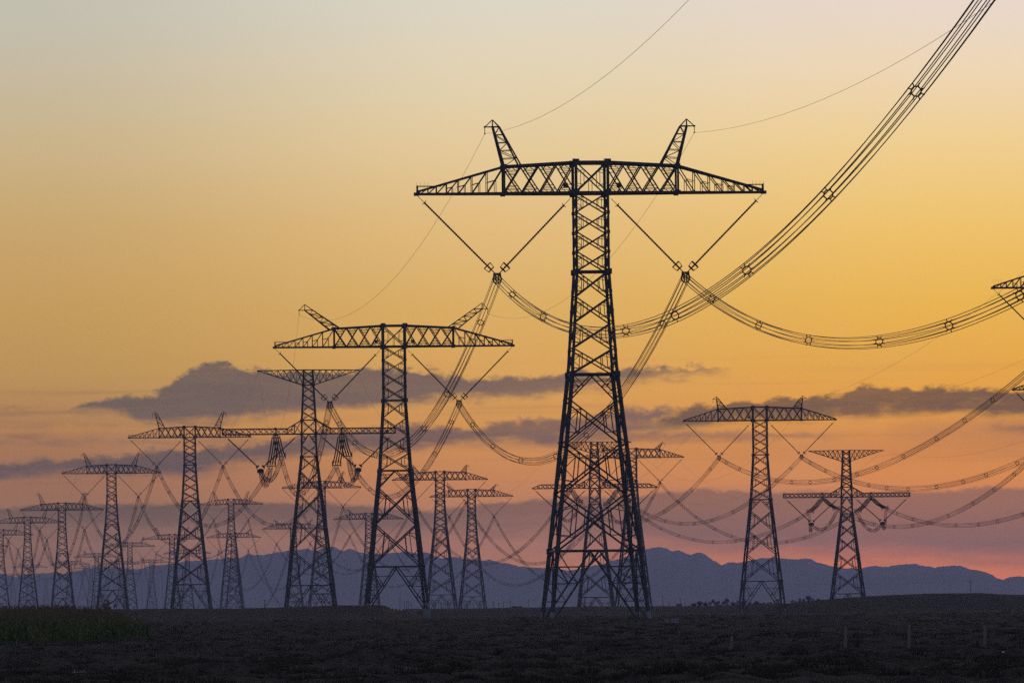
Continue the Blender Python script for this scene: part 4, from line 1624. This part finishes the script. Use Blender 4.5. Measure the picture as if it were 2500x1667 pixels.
# ------------------------------------------------------------------ corn field
def corn_field():
    poly = [(-41.5, 566), (-34.3, 674), (-62, 1010), (-95, 1010), (-60, 560)]

    def inside(x, y):
        c = False
        for (x0, y0), (x1, y1) in zip(poly, poly[1:] + poly[:1]):
            if (y0 > y) != (y1 > y) and x < (x1 - x0) * (y - y0) / (y1 - y0) + x0:
                c = not c
        return c
    mb = MB()
    n = 0
    pts = []
    while n < 9000:
        y = 560 + 450 * random.random() ** 1.35
        x = random.uniform(-95, -33)
        if inside(x, y):
            pts.append((x, y))
            n += 1
    zs = terrain(np.array([p[0] for p in pts]), np.array([p[1] for p in pts]))
    for (x, y), z in zip(pts, zs):
        edge = -34.3 - (y - 674) * 27.7 / 336 - x if y > 674 else -41.5 + (y - 566) * 7.2 / 108 - x
        h = random.uniform(1.5, 2.45) * min(1.0, 0.55 + 0.2 * max(0.0, edge)) * (1.0 if random.random() > 0.05 else 0.7)
        lm = 2 if random.random() < 0.4 else 0
        lx, ly = random.uniform(-0.12, 0.12), random.uniform(-0.12, 0.12)
        mb.bar((x, y, z - 0.1), (x + lx, y + ly, z + h), 0.035, 0.02)
        for k in range(6):
            t = 0.18 + 0.12 * k
            a = random.uniform(0, 6.283)
            dx_, dy_ = math.cos(a), math.sin(a)
            L = random.uniform(0.35, 0.7)
            bx, by, bz = x + lx * t, y + ly * t, z + h * t
            w = 0.055
            p0 = Vector((bx, by, bz))
            p1 = Vector((bx + dx_ * L * 0.45, by + dy_ * L * 0.45, bz + L * random.uniform(0.35, 0.6)))
            p2 = Vector((bx + dx_ * L, by + dy_ * L, bz + L * random.uniform(-0.1, 0.4)))
            sd = Vector((-dy_, dx_, 0)) * w
            mb.quad([p0 - sd, p0 + sd, p1 + sd, p1 - sd], lm)
            mb.quad([p1 - sd, p1 + sd, p2], lm)
        for k in range(4):
            a = random.uniform(0, 6.283)
            p = Vector((x + lx, y + ly, z + h - 0.05))
            q = p + Vector((math.cos(a) * 0.12, math.sin(a) * 0.12, random.uniform(0.18, 0.34)))
            mb.bar(p, q, 0.03, 0.015, False, 1)
    o = mb.obj('corn', [LEAF, TASSEL, LEAF2])
    tag(o, 'tall green corn with brown tassels at the lower left', 'corn', None, 'stuff')


corn_field()


# ------------------------------------------------------------------ scrub
def scrub():
    n = 5200
    D = 225 * (1150 / 225.0) ** (rng.random(n) ** 1.15)
    px = rng.uniform(-250, 2750, n)
    X = (px - W / 2) / F * D
    clump = fbm(X / 5.0, D / 22.0, 3, 21)
    keep = clump > rng.uniform(-0.5, 0.6, n)
    X, D = X[keep], D[keep]
    Z = terrain(X, D)
    mb = MB()
    for x, y, z in zip(X, D, Z):
        s = random.uniform(0.10, 0.30) * (1 + 0.5 * (y > 500))
        for k in range(14):
            a = random.uniform(0, 6.283)
            r = s * random.uniform(0.2, 1.3)
            bx, by = x + math.cos(a) * r, y + math.sin(a) * r
            hgt = s * random.uniform(0.5, 1.25) * (1 - 0.45 * r / (s * 1.3))
            lx, ly = random.uniform(-1, 1) * s * 0.6, random.uniform(-1, 1) * s * 0.3
            w = 0.022 + 0.03 * s
            mb.quad([(bx - w, by, z - 0.04), (bx + w, by, z - 0.04), (bx + lx, by + ly, z + hgt)])
    for q in range(900):
        y = 235 * (800 / 235.0) ** random.random()
        x = (random.uniform(-250, 2750) - W / 2) / F * y
        z = tz(x, y)
        s = random.uniform(0.25, 0.6)
        for k in range(46):
            a, r = random.uniform(0, 6.283), s * math.sqrt(random.random()) * 1.3
            bx, by = x + math.cos(a) * r * 1.3, y + math.sin(a) * r
            hgt = s * random.uniform(0.35, 0.8) * (1.15 - 0.6 * r / (s * 1.3))
            lx = random.uniform(-1, 1) * s * 0.4
            w = 0.03
            mb.quad([(bx - w, by, z - 0.1), (bx + w, by, z - 0.1), (bx + lx, by, z + hgt)])
    o = mb.obj('scrub', SCRUB)
    tag(o, 'low dry scrub and grass tufts over the dark plain', 'scrub', None, 'stuff')


scrub()

# ------------------------------------------------------------------ haze
hm_ = bpy.data.materials.new('haze_air')
hm_.use_nodes = True
ht = hm_.node_tree
for n in list(ht.nodes):
    ht.nodes.remove(n)
pv = ht.nodes.new('ShaderNodeVolumePrincipled')
pv.inputs['Color'].default_value = (0.74, 0.74, 0.98, 1)
pv.inputs['Density'].default_value = HAZE
pv.inputs['Anisotropy'].default_value = 0.0
ho = ht.nodes.new('ShaderNodeOutputMaterial')
ht.links.new(pv.outputs[0], ho.inputs['Volume'])
mb = MB()
mb.box((0, HAZE_END / 2 - 200, HAZE_TOP / 2 - 10), 16000, HAZE_END + 400, HAZE_TOP + 30)
hz = mb.obj('haze', hm_)
tag(hz, kind='stuff')
